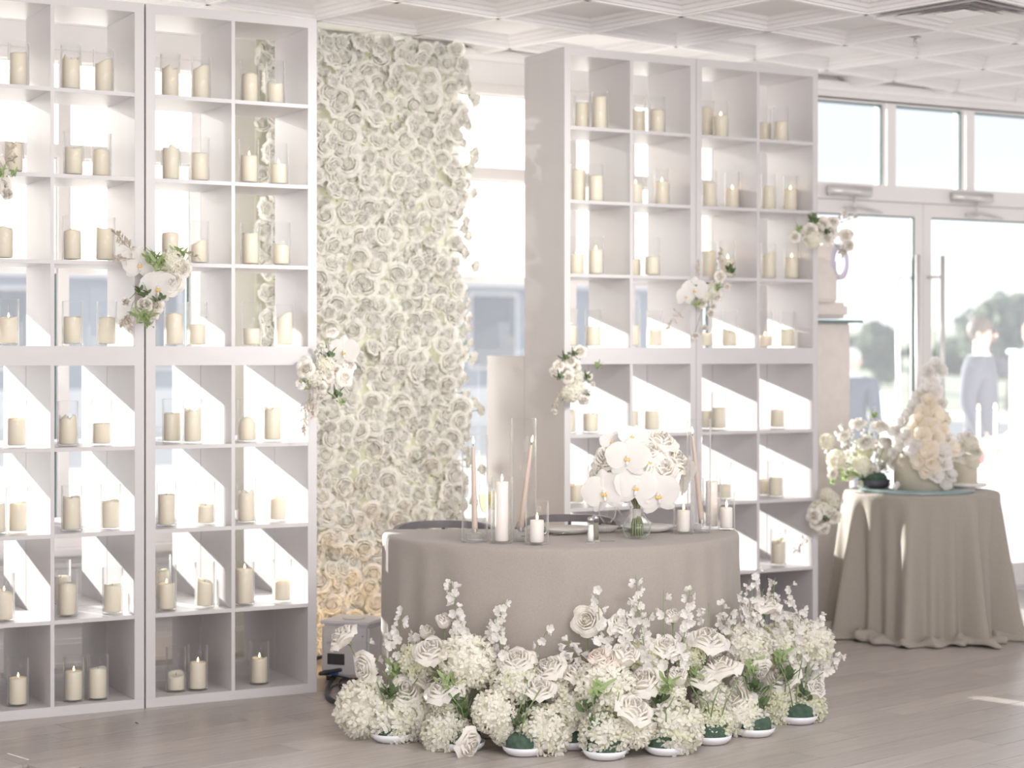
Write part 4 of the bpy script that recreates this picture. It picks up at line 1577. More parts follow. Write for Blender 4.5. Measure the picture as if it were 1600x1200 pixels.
for (k, px, py, rp, dd) in els:
    P = at_d(px, py, DB + dd)
    n = (P - neck).normalized() * 0.75 + TOCAM(P) * (0.55 if k == 'rose' else 1.0) + Vector((0, 0, .1 if k == 'rose' else -.1))
    s = rp / F * DB
    if (px, py) in ((1076, 735), (1066, 757)):
        n = W(1.0, 0.25, 0) - Vector((0, 0, .1))
    if k == 'rose':
        o = put('rose', rb.choice(ROSE), bq, P, n, s, rb.random() * 6)
    else:
        o = put('orchid', rb.choice(ORCH), bq, P, n, s, 0.0)
        # keep the lip pointing down
        q = Vector(n).normalized()
        up = Vector((0, 0, 1)) - q * q.z
        up.normalize()
        xax = up.cross(q)
        o.rotation_quaternion = (Matrix((xax, up, q)).transposed() @ Matrix.Rotation(rb.uniform(-.25, .25), 3, 'Z')).to_quaternion()
    stem_part(o, bq, P - Vector(n).normalized() * s * .5, neck + Vector((rb.uniform(-.01, .01), rb.uniform(-.01, .01), 0)), Vector((0, 0, -.012)), .0018)
fo = put('foliage', FOL[0], bq, neck + Vector((0, 0, .05)), Vector((0, 0, 1)), .065)
tag(fo, kind='stuff')

# ------------------------------------------------------------------ low arrangements along the front of the head table
ra = random.Random(19)
BOWLS = [
    ('leftmost white bowl of hydrangeas and roses on the floor before the head table', 613, 1163),
    ('white bowl arrangement on the floor, second from the left, with a fallen rose', 724, 1177),
    ('white bowl arrangement on the floor, third from the left, dark foam showing', 819, 1184),
    ('white bowl arrangement with a large pale hydrangea over a blush rose, centre of the row', 893, 1174),
    ('nearest white bowl arrangement on the floor, its round hydrangea over the rim', 945, 1190),
    ('white bowl arrangement with dark foam beside a hanging hydrangea, right of centre', 1040, 1183),
    ('white bowl arrangement on the floor, third from the right, many roses above', 1110, 1166),
    ('white bowl arrangement with loose bare stems, second from the right', 1178, 1154),
    ('rightmost white bowl of green hydrangea and airy spikes on the floor', 1246, 1134),
]
ARR = []
for i, (lab, px, py) in enumerate(BOWLS):
    r = 0.083
    d = EYE * F / (py - HY) + r * 0.75
    P = W((px - CX) / F * d, d, 0.0005)
    t = thing('flower_arrangement', lab, 'flower arrangement', P, group='low arrangements before the head table')
    MB().lathe([(.045, .0), (.062, .003), (.078, .018), (.083, .034), (.081, .034), (.074, .020), (.058, .008), (.0005, .008)], 32, cap0=True).build('bowl', M['bowl'], t)
    fm = MB().lathe([(.066, .0085), (.068, .05), (.062, .068), (.04, .078), (.0005, .08)], 20)
    fm.v = [(x * (1 + .03 * sin(9 * z * 30 + x * 80)), y, z) for x, y, z in fm.v]
    fm.build('floral_foam', M['foam'], t)
    ARR.append([t, P, d, px])


def nearest(px):
    return min(ARR, key=lambda a: abs(a[3] - px))


def clear_of_table(px, d, r):
    """Bring a distance forward until it keeps r away from the hanging cloth."""
    for _ in range(60):
        x, y = (px - CX) / F * d - 0.203, d - 7.90
        if sqrt(x * x + y * y) > Rt + 0.055 + r or y > 0:
            break
        d -= 0.01
    return d


def floor_flower(kind, px, py, rp, which=None, dd=None, dirn=None):
    t, B, d0, bx = ARR[which] if which is not None else nearest(px)
    zb = EYE + (HY - py) / F * d0
    if dd is None:
        dd = (-0.05 if kind in ('rose', 'blush', 'bud') else 0.02) + 0.22 * max(0, min(1, (1130 - py) / 170.0)) ** 1.1
    d = clear_of_table(px, d0 + dd, rp / F * 7)
    P = at_d(px, py, d)
    s = rp / F * d
    # a head never sinks into the floor
    if P.z < s * 0.62 + 0.004:
        P.z = s * 0.62 + 0.004
    foam = B + Vector((ra.uniform(-.03, .03), ra.uniform(-.03, .03), .055))
    n = (P - foam).normalized() * 0.8 + TOCAM(P) * 0.75 + Vector((0, 0, .25)) + Vector((ra.uniform(-.35, .35), ra.uniform(-.35, .35), ra.uniform(-.1, .2)))
    if dirn is not None:
        n = W(dirn[0], dirn[1], dirn[2])
    me = {'rose': ROSE, 'blush': BLUSH, 'bud': BUD, 'hyd': HYD, 'green': HYDG}[kind]
    nm = 'hydrangea' if kind in ('hyd', 'green') else 'rose'
    o = put(nm, ra.choice(me), t, P, n, s, ra.random() * 6)
    if kind == 'blush':
        o['label'] = 'blush rose'
    if kind == 'green':
        o['label'] = 'greenish hydrangea'
    if nm == 'hydrangea':
        o.scale = (s, s, s * 0.92)
    back = Vector(n).normalized()
    stem_part(o, t, P - back * s * 0.6, foam, Vector((ra.uniform(-.015, .015), ra.uniform(-.015, .015), 0)), .0028)
    return o


for a in [('hyd', 568, 1106, 46), ('hyd', 621, 1134, 43), ('hyd', 664, 1122, 40), ('hyd', 697, 1145, 39), ('hyd', 731, 1034, 45), ('hyd', 806, 1066, 40), ('hyd', 772, 1112, 36), ('hyd', 850, 1144, 43), ('hyd', 786, 1146, 19),
          ('hyd', 946, 1073, 46), ('hyd', 899, 1106, 38), ('hyd', 946, 1150, 42), ('hyd', 992, 1140, 30), ('hyd', 1052, 1138, 48), ('green', 1110, 1132, 34), ('hyd', 1111, 1088, 30), ('hyd', 1158, 1126, 40), ('green', 1217, 1134, 32),
          ('green', 1258, 1104, 34), ('hyd', 1167, 1012, 39), ('hyd', 1219, 1012, 42), ('hyd', 1264, 1006, 39), ('green', 1012, 1026, 32), ('hyd', 1236, 1088, 30), ('green', 656, 1036, 32), ('hyd', 700, 1090, 30), ('hyd', 1046, 1082, 26),
          ('green', 1078, 1026, 24), ('hyd', 872, 1074, 26), ('hyd', 1000, 1086, 24)]:
    floor_flower(*a)
for a in [('rose', 533, 992, 30, 0, .10, (-.7, -.2, .75)), ('rose', 566, 1043, 26, 0, .05, (-.5, -.5, -.1)), ('rose', 673, 1013, 33), ('bud', 694, 968, 24), ('rose', 663, 1058, 28), ('rose', 691, 1073, 33), ('rose', 634, 1078, 32), ('bud', 716, 1082, 26),
          ('rose', 806, 1028, 30), ('rose', 857, 1041, 31), ('rose', 842, 1073, 33), ('blush', 878, 1095, 24), ('rose', 873, 1122, 33), ('rose', 735, 1170, 29, 1, -.12, (.75, -.6, -.15)), ('bud', 667, 986, 22), ('rose', 916, 968, 26, None, None, (-.3, -.8, .3)),
          ('rose', 972, 974, 27), ('rose', 906, 1048, 34), ('bud', 978, 1021, 36), ('rose', 1005, 1062, 36), ('rose', 992, 1106, 39), ('rose', 1041, 1008, 29), ('bud', 1060, 1055, 28), ('bud', 1052, 960, 22), ('rose', 1106, 996, 37), ('rose', 1096, 1054, 34),
          ('rose', 1124, 1038, 35), ('rose', 1147, 1093, 38), ('rose', 1222, 1056, 36), ('bud', 1274, 1078, 30, 8), ('blush', 946, 1030, 22), ('rose', 1196, 943, 28), ('bud', 1239, 968, 25), ('blush', 934, 1022, 20), ('bud', 1152, 1066, 20), ('rose', 1188, 1050, 22, None, None, (.3, -.5, -.4))]:
    floor_flower(*a)


def floor_spike(x0, y0, x1, y1, n, which=None, bell=False, size=0.015, dd=0.16, spread=.022, start=0.35):
    t, B, d0, bx = ARR[which] if which is not None else nearest(x0)
    P0 = B + Vector((ra.uniform(-.03, .03), ra.uniform(-.03, .03), .06))
    P1 = at_d(x1, y1, clear_of_table(x1, d0 + dd, .035))
    Pm = at_d(x0, y0, clear_of_table(x0, d0 + dd * .7, .035))
    n = int(n * 1.35) + 1
    size *= 1.35
    # the stem runs from the foam through (x0, y0) to the tip
    bend = (Pm - P0.lerp(P1, .5)) * .6
    return spike(t, P0, P1, n, ra, size, bell, bend, spread, start)


for a in [(619, 1007, 630, 951, 13), (612, 1000, 612, 988, 9), (722, 985, 704, 905, 17, None, False, .017), (708, 1000, 716, 950, 10), (770, 1000, 786, 942, 16), (776, 1000, 775, 965, 10), (838, 1010, 858, 979, 5), (832, 1020, 842, 1018, 3),
          (566, 1050, 574, 1003, 6, 0), (560, 1060, 590, 1030, 5, 0), (937, 1004, 934, 915, 9), (998, 985, 993, 898, 10), (990, 990, 1000, 930, 8), (1034, 990, 1037, 922, 6), (1067, 1004, 1078, 922, 15), (1062, 1010, 1086, 960, 9), (980, 1000, 972, 955, 12),
          (1000, 1000, 1012, 955, 10), (945, 1010, 955, 970, 9), (894, 1030, 888, 1000, 9, None, True), (906, 1040, 899, 1010, 6, None, True), (1105, 985, 1107, 942, 5, None, True), (1160, 985, 1182, 889, 20, 7, False, .013), (1200, 985, 1211, 902, 18, 8, False, .013),
          (1180, 990, 1160, 925, 16, 7, False, .013), (1230, 990, 1236, 914, 16, 8, False, .013), (1245, 1000, 1254, 945, 12, 8, False, .013), (1262, 1000, 1286, 961, 12, 8, False, .013), (1262, 1050, 1302, 998, 9, 8, False, .014), (1270, 1070, 1314, 1022, 13, 8, False, .015),
          (1130, 985, 1128, 945, 12, 7), (1150, 990, 1140, 950, 12, 7), (1215, 1000, 1222, 940, 14, 8, False, .013), (1175, 1000, 1193, 920, 15, 7, False, .013), (1190, 990, 1170, 905, 12, 7, False, .012), (735, 1000, 728, 975, 8), (752, 1060, 748, 1000, 8),
          (1032, 1090, 1040, 1084, 6, None, True), (1060, 1090, 1060, 1090, 4, None, True), (720, 1110, 724, 1100, 5, None, True), (745, 1070, 742, 1060, 6), (1290, 1060, 1270, 1030, 8, 8), (655, 1010, 650, 985, 8), (825, 1080, 822, 1092, 5, None, True)]:
    floor_spike(*a)
for (t, B, d, px) in ARR:
    for k in range(3):
        o = put('foliage', ra.choice(FOL if k < 2 else FOLP), t, B + Vector((ra.uniform(-.05, .05), ra.uniform(-.03, .06), .11 + .07 * k)), Vector((ra.uniform(-.2, .2), ra.uniform(-.2, .2), 1)), .055 + .012 * k)
        o['kind'] = 'stuff'
    ss = MB()
    for k in range(5):
        a = ra.random() * 6.28
        b0 = Vector((ra.uniform(-.045, .045), ra.uniform(-.045, .045), .06))
        ss.tube([b0, b0 + Vector((cos(a) * .03, sin(a) * .03, .10)), b0 + Vector((cos(a) * .09, sin(a) * .07, .13 + .06 * ra.random()))], .0024, 5)
    tag(ss.build('bare_stems', M['stem'], t), kind='stuff')

# ------------------------------------------------------------------ sprays fixed to the shelves
rs = random.Random(41)


def spray(label, Y, els, anchor, group='flower sprays fixed to the shelf fronts'):
    """A spray of flowers on a small cage fixed to the shelf front at anchor (picture position, room plane)."""
    A = at_y(anchor[0], anchor[1], Y - 0.002)
    t = thing('flower_spray', label, 'flower spray', A, group=group)
    MB().ball((0, -0.030, 0), 0.028, 12, 8).build('moss_clip', M['foam'], t)
    for e in els:
        k, px, py, rp = e[:4]
        off = e[4] if len(e) > 4 and not isinstance(e[4], tuple) else 0.075 + rs.uniform(-.02, .03)
        P = at_y(px, py, Y - off)
        d = (P - Vector((0, 0, EYE))).length
        s = rp / F * d * 1.12
        n = (P - A) * 3.0 + TOCAM(P) * 0.7 + Vector((rs.uniform(-.3, .3), 0, rs.uniform(-.2, .3)))
        if k in ('rose', 'bud', 'blush', 'hyd', 'green'):
            me = {'rose': ROSE, 'bud': BUD, 'blush': BLUSH, 'hyd': HYD, 'green': HYDG}[k]
            o = put('hydrangea' if k in ('hyd', 'green') else 'rose', rs.choice(me), t, P, n, s, rs.random() * 6)
        elif k == 'orchid':
            n = TOCAM(P) + Vector((rs.uniform(-.5, .5), 0, rs.uniform(-.4, .2)))
            o = put('orchid', rs.choice(ORCH), t, P, n, s, 0)
            q = Vector(n).normalized()
            up = (Vector((0, 0, 1)) - q * q.z).normalized()
            o.rotation_quaternion = Matrix((up.cross(q), up, q)).transposed().to_quaternion()
        elif k == 'leaf':
            o = put('foliage', rs.choice(FOL), t, P + Vector((0, -.02, 0)), Vector((0, -.3, 1)), s * 1.25)
            o['kind'] = 'stuff'
            continue
        elif k == 'lime':
            o = put('foliage', rs.choice(FOLP), t, P + Vector((0, -.02, 0)), Vector((rs.uniform(-.3, .3), -.6, .6)), s * 1.35)
            o['kind'] = 'stuff'
            continue
        elif k == 'twig':
            P1 = at_y(e[4][0], e[4][1], Y - 0.09)
            P0 = at_y(px, py, Y - 0.06)
            mb = MB()
            twig_mesh(mb, P0 - A, P1 - A, rs, int(rp * 1.3), 0.021)
            mb.tube([Vector((0, -.03, 0)), P0 - A], .0016, 4)
            mb.build('dried_twig', M['twig'], t)
            continue
        elif k == 'spike':
            P1 = at_y(e[4][0], e[4][1], Y - 0.09)
            spike(t, P, P1, int(rp), rs, .0125, False, Vector((0, -.01, 0)), .016, 0.1)
            continue
        stem_part(o, t, P - Vector(n).normalized() * s * .5, A + Vector((0, -.03, 0)), Vector((0, -.01, 0)), .0017, 4)
    return t


spray('spray of white blooms and dried twigs at the left edge of the left shelf block', LY,
      [('rose', 3, 290, 12), ('bud', 11, 303, 14), ('rose', -12, 262, 22), ('lime', 0, 272, 12), ('lime', 20, 272, 9), ('twig', -4, 262, 16, (28, 215)), ('twig', -2, 260, 12, (26, 246)), ('rose', -16, 290, 18)], (-2, 275))
spray('large orchid and rose spray across the seam between the two left shelf units', LY,
      [('orchid', 218, 412, 24), ('orchid', 246, 448, 27, .10), ('rose', 266, 440, 22, .09), ('rose', 287, 420, 16), ('hyd', 268, 408, 16), ('lime', 248, 412, 20), ('lime', 276, 398, 18), ('lime', 236, 402, 14), ('bud', 197, 472, 12), ('bud', 226, 476, 20, .10), ('rose', 242, 478, 14),
       ('lime', 222, 494, 18), ('leaf', 222, 460, 16), ('lime', 230, 506, 12), ('rose', 238, 492, 12), ('rose', 278, 424, 14), ('twig', 212, 400, 30, (178, 362)), ('twig', 214, 404, 18, (180, 404)), ('twig', 210, 484, 24, (188, 508)), ('twig', 206, 476, 14, (202, 516)), ('leaf', 248, 466, 13), ('twig', 268, 395, 16, (308, 402))], (232, 430))
spray('trailing spray at the right edge of the left shelf block, before the flower wall', LY,
      [('rose', 477, 576, 14), ('rose', 479, 566, 10), ('bud', 494, 550, 8), ('bud', 502, 538, 7), ('rose', 527, 578, 8), ('rose', 515, 588, 9), ('orchid', 538, 548, 22), ('rose', 519, 518, 9), ('bud', 498, 585, 11), ('rose', 500, 606, 11), ('hyd', 508, 570, 13), ('hyd', 490, 592, 12), ('rose', 540, 590, 14),
       ('rose', 474, 598, 11), ('spike', 472, 600, 9, (462, 606)), ('lime', 476, 602, 11), ('leaf', 512, 556, 12), ('rose', 548, 570, 12), ('leaf', 524, 618, 12), ('bud', 502, 622, 8), ('twig', 484, 606, 26, (476, 674)), ('twig', 488, 606, 22, (490, 652)), ('spike', 512, 556, 6, (512, 534)), ('lime', 532, 628, 9)], (497, 585))
spray('small rose spray at the left corner of the right shelf block', RY,
      [('rose', 873, 571, 10), ('rose', 884, 581, 11), ('rose', 896, 572, 12), ('rose', 892, 564, 10), ('rose', 907, 549, 11), ('rose', 866, 579, 8), ('rose', 888, 590, 9), ('leaf', 872, 590, 9), ('leaf', 894, 554, 8), ('leaf', 880, 560, 9), ('hyd', 902, 590, 11), ('bud', 920, 588, 11), ('bud', 926, 600, 7), ('bud', 914, 612, 10),
       ('hyd', 892, 614, 13), ('hyd', 902, 606, 10), ('bud', 866, 643, 8), ('lime', 932, 572, 9), ('leaf', 914, 590, 8), ('leaf', 914, 618, 7), ('twig', 880, 606, 10, (862, 636)), ('rose', 912, 626, 8)], (897, 585))
spray('orchid spray hanging over the middle divider of the right shelf block', RY,
      [('orchid', 1086, 452, 18), ('orchid', 1071, 462, 15), ('bud', 1136, 448, 9), ('rose', 1126, 432, 10), ('hyd', 1112, 455, 11), ('hyd', 1100, 462, 9), ('rose', 1120, 464, 9), ('bud', 1114, 478, 8), ('bud', 1110, 490, 11), ('bud', 1101, 512, 8), ('bud', 1086, 524, 9), ('leaf', 1138, 424, 11), ('lime', 1085, 476, 9), ('rose', 1097, 474, 9),
       ('lime', 1120, 450, 9), ('leaf', 1082, 446, 7), ('twig', 1120, 425, 16, (1128, 388)), ('twig', 1074, 476, 16, (1040, 514)), ('twig', 1092, 440, 10, (1092, 410))], (1098, 450))
spray('rose spray at the right edge of the right shelf block, above the stage light', RY,
      [('rose', 1285, 352, 13), ('rose', 1298, 360, 12), ('rose', 1278, 362, 12), ('rose', 1266, 360, 10), ('rose', 1293, 372, 10), ('hyd', 1270, 374, 12), ('rose', 1242, 370, 8), ('leaf', 1268, 346, 12), ('lime', 1244, 358, 9), ('leaf', 1288, 364, 8), ('rose', 1322, 368, 11), ('rose', 1330, 366, 8), ('bud', 1326, 384, 14), ('bud', 1318, 394, 10),
       ('rose', 1320, 332, 7), ('bud', 1337, 338, 6), ('bud', 1259, 374, 8), ('twig', 1300, 350, 12, (1330, 336)), ('twig', 1300, 372, 12, (1316, 400)), ('rose', 1302, 346, 9)], (1272, 360))
spray('low spray at the right edge of the right shelf block, beside the cake table', RY,
      [('hyd', 1281, 800, 16), ('rose', 1290, 790, 14), ('hyd', 1298, 782, 12), ('rose', 1303, 806, 12), ('rose', 1278, 816, 11), ('rose', 1286, 826, 10), ('rose', 1271, 806, 11), ('leaf', 1286, 812, 9), ('spike', 1296, 790, 10, (1314, 782)), ('bud', 1308, 790, 7), ('twig', 1270, 830, 10, (1242, 864)), ('hyd', 1292, 772, 9)], (1278, 806))

# ------------------------------------------------------------------ cake table
CKX, CKD, CKZ = 2.173, 9.95, 0.757
CK = W(CKX, CKD, 0)
Rc = 0.405
ct = thing('cake_table', 'small round table under the long greige cloth', 'table', CK, -TH)
MB().lathe([(.0005, CKZ - .03), (Rc - .012, CKZ - .03), (Rc - .012, CKZ - .004), (.0005, CKZ - .004)], 40).build('tabletop', M['terrace'], ct, smooth=False)
MB().tube([(0, 0, .03), (0, 0, CKZ - .03)], .03, 10).lathe([(.25, 0.0), (.25, .015), (.04, .03)], 20, cap0=True).build('pedestal', M['chair'], ct)
NC = 260
oc = [(Rc * cos(2 * pi * i / NC), Rc * sin(2 * pi * i / NC)) for i in range(NC)]


def cake_folds(t, g, p):
    a = 2 * pi * t
    s = sin(a * 9 + 1.1 * sin(a * 2 + 1) + .4)
    s = (max(0, s) ** 1.6) * 1.25 - 0.32
    s += 0.22 * sin(a * 23 + 2)
    return 0.105 * s * max(0, g - .02) ** 0.8 + 0.020 * g ** 3


cc = cloth('tablecloth', oc, CKZ, cake_folds, 0.015, M['linen2'], CK, -TH, [.72, .68, .62, .55, .47, .39, .31, .24, .17, .11, .065, .035, .018],
           hem=[(.022, .030), (.045, .042), (.068, .030), (.09, .038), (.105, .016), (.095, .006)])
tag(cc, 'long greige linen cloth with deep folds pooling on the floor under the cake', 'tablecloth')


def on_cake(px, dd=0.0, z=CKZ + .0012):
    d = CKD + dd
    return W((px - CX) / F * d, d, z)


bd = MB().lathe([(.0005, .0), (.300, .0), (.300, .012), (.0005, .012)], 48).build('cake_board', M['mirror'], None, on_cake(1432, -.08))
tag(bd, 'round green-edged glass board under the cake', 'cake board')
CZ = CKZ + .0137
cake = thing('cake', 'grey-beige tiered cake covered in white sugar petals rising to a peak', 'cake', on_cake(1443, -.08, CZ))
rc_ = 46 / F * (CKD - .08)
MB().lathe([(rc_, 0.0), (rc_, .200), (rc_ - .006, .208), (.0005, .208)], 48, cap0=True).build('bottom_tier', M['cake'], cake)
MB().lathe([(.085, .2085), (.085, .36), (.080, .366), (.0005, .366)], 36).build('middle_tier', M['cake'], cake)
MB().lathe([(.05, .3665), (.05, .50), (.045, .505), (.0005, .505)], 30).build('top_tier', M['cake'], cake)


def sugar_mesh(seed, mats):
    rr_ = random.Random(seed)
    mb = MB()
    for L in range(2):
        for k in range(5):
            a = 2 * pi * k / 5 + L * .6 + rr_.uniform(-.2, .2)
            tilt = (.55 if L else 1.1) + rr_.uniform(-.15, .15)
            vs, fs = [], []
            for j in range(5):
                v = j / 4
                w = .52 * sin(pi * (.12 + .80 * v)) ** .6
                for i in range(5):
                    u = -1 + i / 2
                    x = v * sin(tilt)
                    z = v * cos(tilt) + .12 * u * u * v - .18 * v * v
                    vs.append((x * cos(a) - u * w * sin(a), x * sin(a) + u * w * cos(a), z + rr_.uniform(-.02, .02)))
            for j in range(4):
                for i in range(4):
                    p = j * 5 + i
                    fs.append((p, p + 1, p + 6, p + 5))
            mb.add(vs, fs)
    mb.ball((0, 0, .10), .09, 8, 5, 1)
    return mb.mesh('sugar_flower', mats)


SUG = [sugar_mesh(61, [M['sugar'], M['sugar']]), sugar_mesh(62, [M['sugar'], M['lip']]), sugar_mesh(65, [M['white'], M['sugar']])]
SUGW = [sugar_mesh(s, [M['white'], M['sugar']]) for s in (63, 64)]
rk = random.Random(8)
for (px, py, rp, wht, dd) in [(1462, 573, 15, 1, .0), (1450, 582, 13, 1, -.03), (1470, 580, 11, 1, -.02), (1456, 598, 13, 1, -.04), (1446, 612, 13, 1, -.05), (1461, 612, 14, 0, -.06), (1436, 622, 13, 1, -.02), (1452, 628, 15, 0, -.08), (1468, 632, 13, 0, -.04), (1430, 636, 13, 1, -.05), (1442, 646, 15, 0, -.10), (1460, 648, 16, 0, -.09),
                          (1422, 652, 14, 1, -.05), (1474, 655, 12, 0, -.05), (1412, 664, 14, 1, -.06), (1434, 662, 16, 0, -.12), (1452, 668, 18, 0, -.13), (1470, 672, 13, 0, -.08), (1400, 672, 13, 1, -.05), (1418, 680, 14, 1, -.12), (1440, 684, 18, 0, -.16), (1462, 690, 17, 0, -.15), (1406, 694, 12, 1, -.12), (1482, 688, 12, 0, -.08),
                          (1428, 700, 16, 1, -.18), (1450, 704, 18, 0, -.19), (1472, 708, 16, 0, -.18), (1486, 702, 14, 0, -.12), (1436, 720, 14, 0, -.185), (1454, 724, 16, 0, -.19), (1474, 726, 14, 0, -.18), (1462, 742, 13, 0, -.185), (1446, 738, 12, 0, -.19), (1484, 744, 12, 1, -.165), (1478, 758, 10, 1, -.17), (1402, 760, 7, 1, -.16), (1396, 708, 9, 1, -.11)]:
    P = at_d(px, py, CKD - .08 + dd)
    axis = Vector((cake.location.x, cake.location.y, P.z))
    n = (P - axis) * 4 + TOCAM(P) * .6 + Vector((rk.uniform(-.3, .3), rk.uniform(-.3, .3), .25 + rk.uniform(-.2, .4)))
    o = put('sugar_flower', rk.choice(SUGW if wht else SUG), cake, P, n, rp / F * CKD * 1.12, rk.random() * 6)

ck2 = thing('small_cake', 'small pale round cake topped with white flowers, behind the tall cake', 'cake', on_cake(1508, .10, CKZ + .0139 + .0185))
r2 = 19 / F * CKD
MB().lathe([(r2, 0), (r2, .135), (r2 - .005, .141), (.0005, .141)], 36, cap0=True).build('cake_tier', M['cake'], ck2)
for (px, py, rp, k) in ((1496, 700, 13, 'r'), (1516, 694, 14, 'h'), (1526, 706, 13, 'r'), (1502, 684, 9, 's'), (1512, 680, 8, 's'), (1494, 716, 10, 's'), (1520, 722, 12, 'h'), (1506, 714, 12, 'r')):
    P = at_d(px, py, CKD + .10 - .055)
    n = TOCAM(P) + Vector((rk.uniform(-.5, .5), 0, .5))
    put({'r': 'rose', 'h': 'hydrangea', 's': 'sugar_flower'}[k], rk.choice({'r': ROSE, 'h': HYD, 's': SUGW}[k]), ck2, P, n, rp / F * CKD, rk.random() * 6)
std = MB().lathe([(.0005, 0.0), (.095, 0.0), (.10, .010), (.098, .018), (.0005, .018)], 36).build('cake_plate', M['china'], None, on_cake(1512, .10, CKZ + .0139))
tag(std, 'round white plate under the small cake at the table edge', 'plate')

ca = thing('flower_arrangement', 'large loose white and lime arrangement in a dark dish on the cake table', 'flower arrangement', on_cake(1366, -.02, CKZ + .0139))
MB().lathe([(.055, .0), (.075, .01), (.085, .045), (.080, .045), (.07, .015), (.0005, .015)], 28, cap0=True).build('dish', M['dark'], ca)
MB().ball((0, 0, .05), .07, 12, 8, 0, (1, 1, .6)).build('floral_foam', M['foam'], ca)
foamP = ca.location + Vector((0, 0, .07))
for (k, px, py, rp) in [('hyd', 1307, 718, 15), ('hyd', 1292, 690, 12), ('rose', 1375, 664, 14), ('rose', 1340, 660, 13), ('hyd', 1386, 712, 15), ('rose', 1352, 690, 14), ('rose', 1330, 712, 13), ('rose', 1362, 736, 15), ('hyd', 1346, 726, 14), ('rose', 1386, 690, 13), ('bud', 1366, 754, 10), ('bud', 1386, 756, 9), ('rose', 1318, 680, 12),
                        ('green', 1352, 706, 12), ('rose', 1398, 725, 11), ('rose', 1300, 740, 9), ('hyd', 1326, 742, 10), ('bud', 1344, 756, 10)]:
    P = at_d(px, py, CKD + rk.uniform(-.12, .08))
    n = (P - foamP) * 3 + TOCAM(P) * .7 + Vector((rk.uniform(-.3, .3), 0, .2))
    o = put('hydrangea' if k in ('hyd', 'green') else 'rose', rk.choice({'hyd': HYD, 'green': HYDG, 'rose': ROSE, 'bud': BUD}[k]), ca, P, n, rp / F * CKD, rk.random() * 6)
    stem_part(o, ca, P - Vector(n).normalized() * .02, foamP, Vector((0, 0, .01)), .0018, 4)
for (x0, y0, x1, y1, n) in [(1340, 700, 1366, 636, 14), (1330, 690, 1312, 658, 12), (1320, 700, 1304, 672, 10), (1330, 700, 1330, 654, 12), (1340, 690, 1346, 652, 10), (1310, 720, 1290, 706, 8), (1365, 700, 1378, 680, 10), (1352, 720, 1358, 700, 10), (1312, 735, 1290, 730, 8), (1370, 720, 1382, 730, 8), (1322, 720, 1320, 700, 10), (1340, 730, 1336, 700, 12)]:
    P0, P1 = foamP, at_d(x1, y1, CKD + rk.uniform(-.1, .05))
    spike(ca, P0, P1, n, rk, .0125, False, (at_d(x0, y0, CKD) - P0.lerp(P1, .5)) * .5, .018, .35)
for (px, py, s) in ((1322, 744, .075), (1340, 740, .07), (1308, 728, .06), (1366, 650, .045), (1300, 752, .05), (1350, 715, .06), (1380, 735, .05), (1360, 690, .05)):
    o = put('foliage', rk.choice(FOLP if rk.random() < .75 else FOL), ca, at_d(px, py, CKD + rk.uniform(-.05, .05)), Vector((rk.uniform(-.4, .4), -.3, .7)), s)
    o['kind'] = 'stuff'

# ------------------------------------------------------------------ spark machine by the shelf, with its cables
DV = W((553 - CX) / F * 8.55, 8.55, 0)
dv = thing('spark_machine', 'white box-shaped effect machine with a grey knob, on the floor left of the head table', 'machine', DV, -TH - .35)
MB().bbox(-.118, .118, -.10, .12, .020, .255, .012).build('housing', M['device'], dv, smooth=False)
MB().bbox(-.124, .124, -.106, .126, .2555, .272, .006).build('top_lid', M['device'], dv, smooth=False)
MB().lathe([(.0005, .273), (.05, .273), (.052, .277), (.04, .279), (.0005, .277)], 24).build('nozzle_ring', M['china'], dv)
kn = MB().lathe([(.026, 0), (.026, .010), (.022, .016), (.0005, .016)], 24, mx=Matrix.Translation((.005, -.1005, .195)) @ Matrix.Rotation(radians(90), 4, 'X')).build('knob', M['dark'], dv)
MB().bbox(-.085, .00, -.1035, -.1006, .075, .125, .001).build('label_plate', M['dark'], dv, smooth=False)
MB().ball((-.02, -.102, .158), .005, 8, 5).build('indicator_lamp', M['led'], dv)
MB().bbox(-.10, -.03, -.13, -.1006, .030, .050, .004).build('power_plug', M['plug'], dv, smooth=False)
for (x, y) in ((-.09, -.07), (.09, -.07), (-.09, .09), (.09, .09)):
    MB().lathe([(.014, .0), (.016, .0198)], 10, cap0=True, cap1=True).build('foot', M['dark'], dv, loc=(x, y, 0))
for (x, z) in ((-.085, .172), (-.07, .172), (.09, .21)):
    MB().ball((x, -.1012, z), .004, 6, 4).build('screw', M['steel'], dv)
upl = bpy.data.lights.new('uplight_lamp', 'POINT')
ul = bpy.data.objects.new('uplight_lamp', upl)
COL.objects.link(ul)
ul.location = DV + W(.02, .22, .16)
upl.energy = 3.0
upl.color = (1.0, .62, .25)
upl.shadow_soft_size = .05


def cable(label, pts, r, m='cable', group=None):
    P = [Vector(p) for p in pts]
    P = [P[0]] + P + [P[-1]]
    q = []
    for k in range(1, len(P) - 2):
        for f in (0, .25, .5, .75):
            a, b, c, d = P[k - 1], P[k], P[k + 1], P[k + 2]
            q.append(0.5 * (2 * b + (c - a) * f + (2 * a - 5 * b + 4 * c - d) * f * f + (3 * b - a - 3 * c + d) * f ** 3))
    q.append(P[-1])
    o_ = MB().tube(q, r, 8).build('cable', M[m])
    return tag(o_, label, 'cable', group)


def fl(px, py, z=.009):
    d = (EYE - z) * F / (py - HY)
    return W((px - CX) / F * d, d, z)


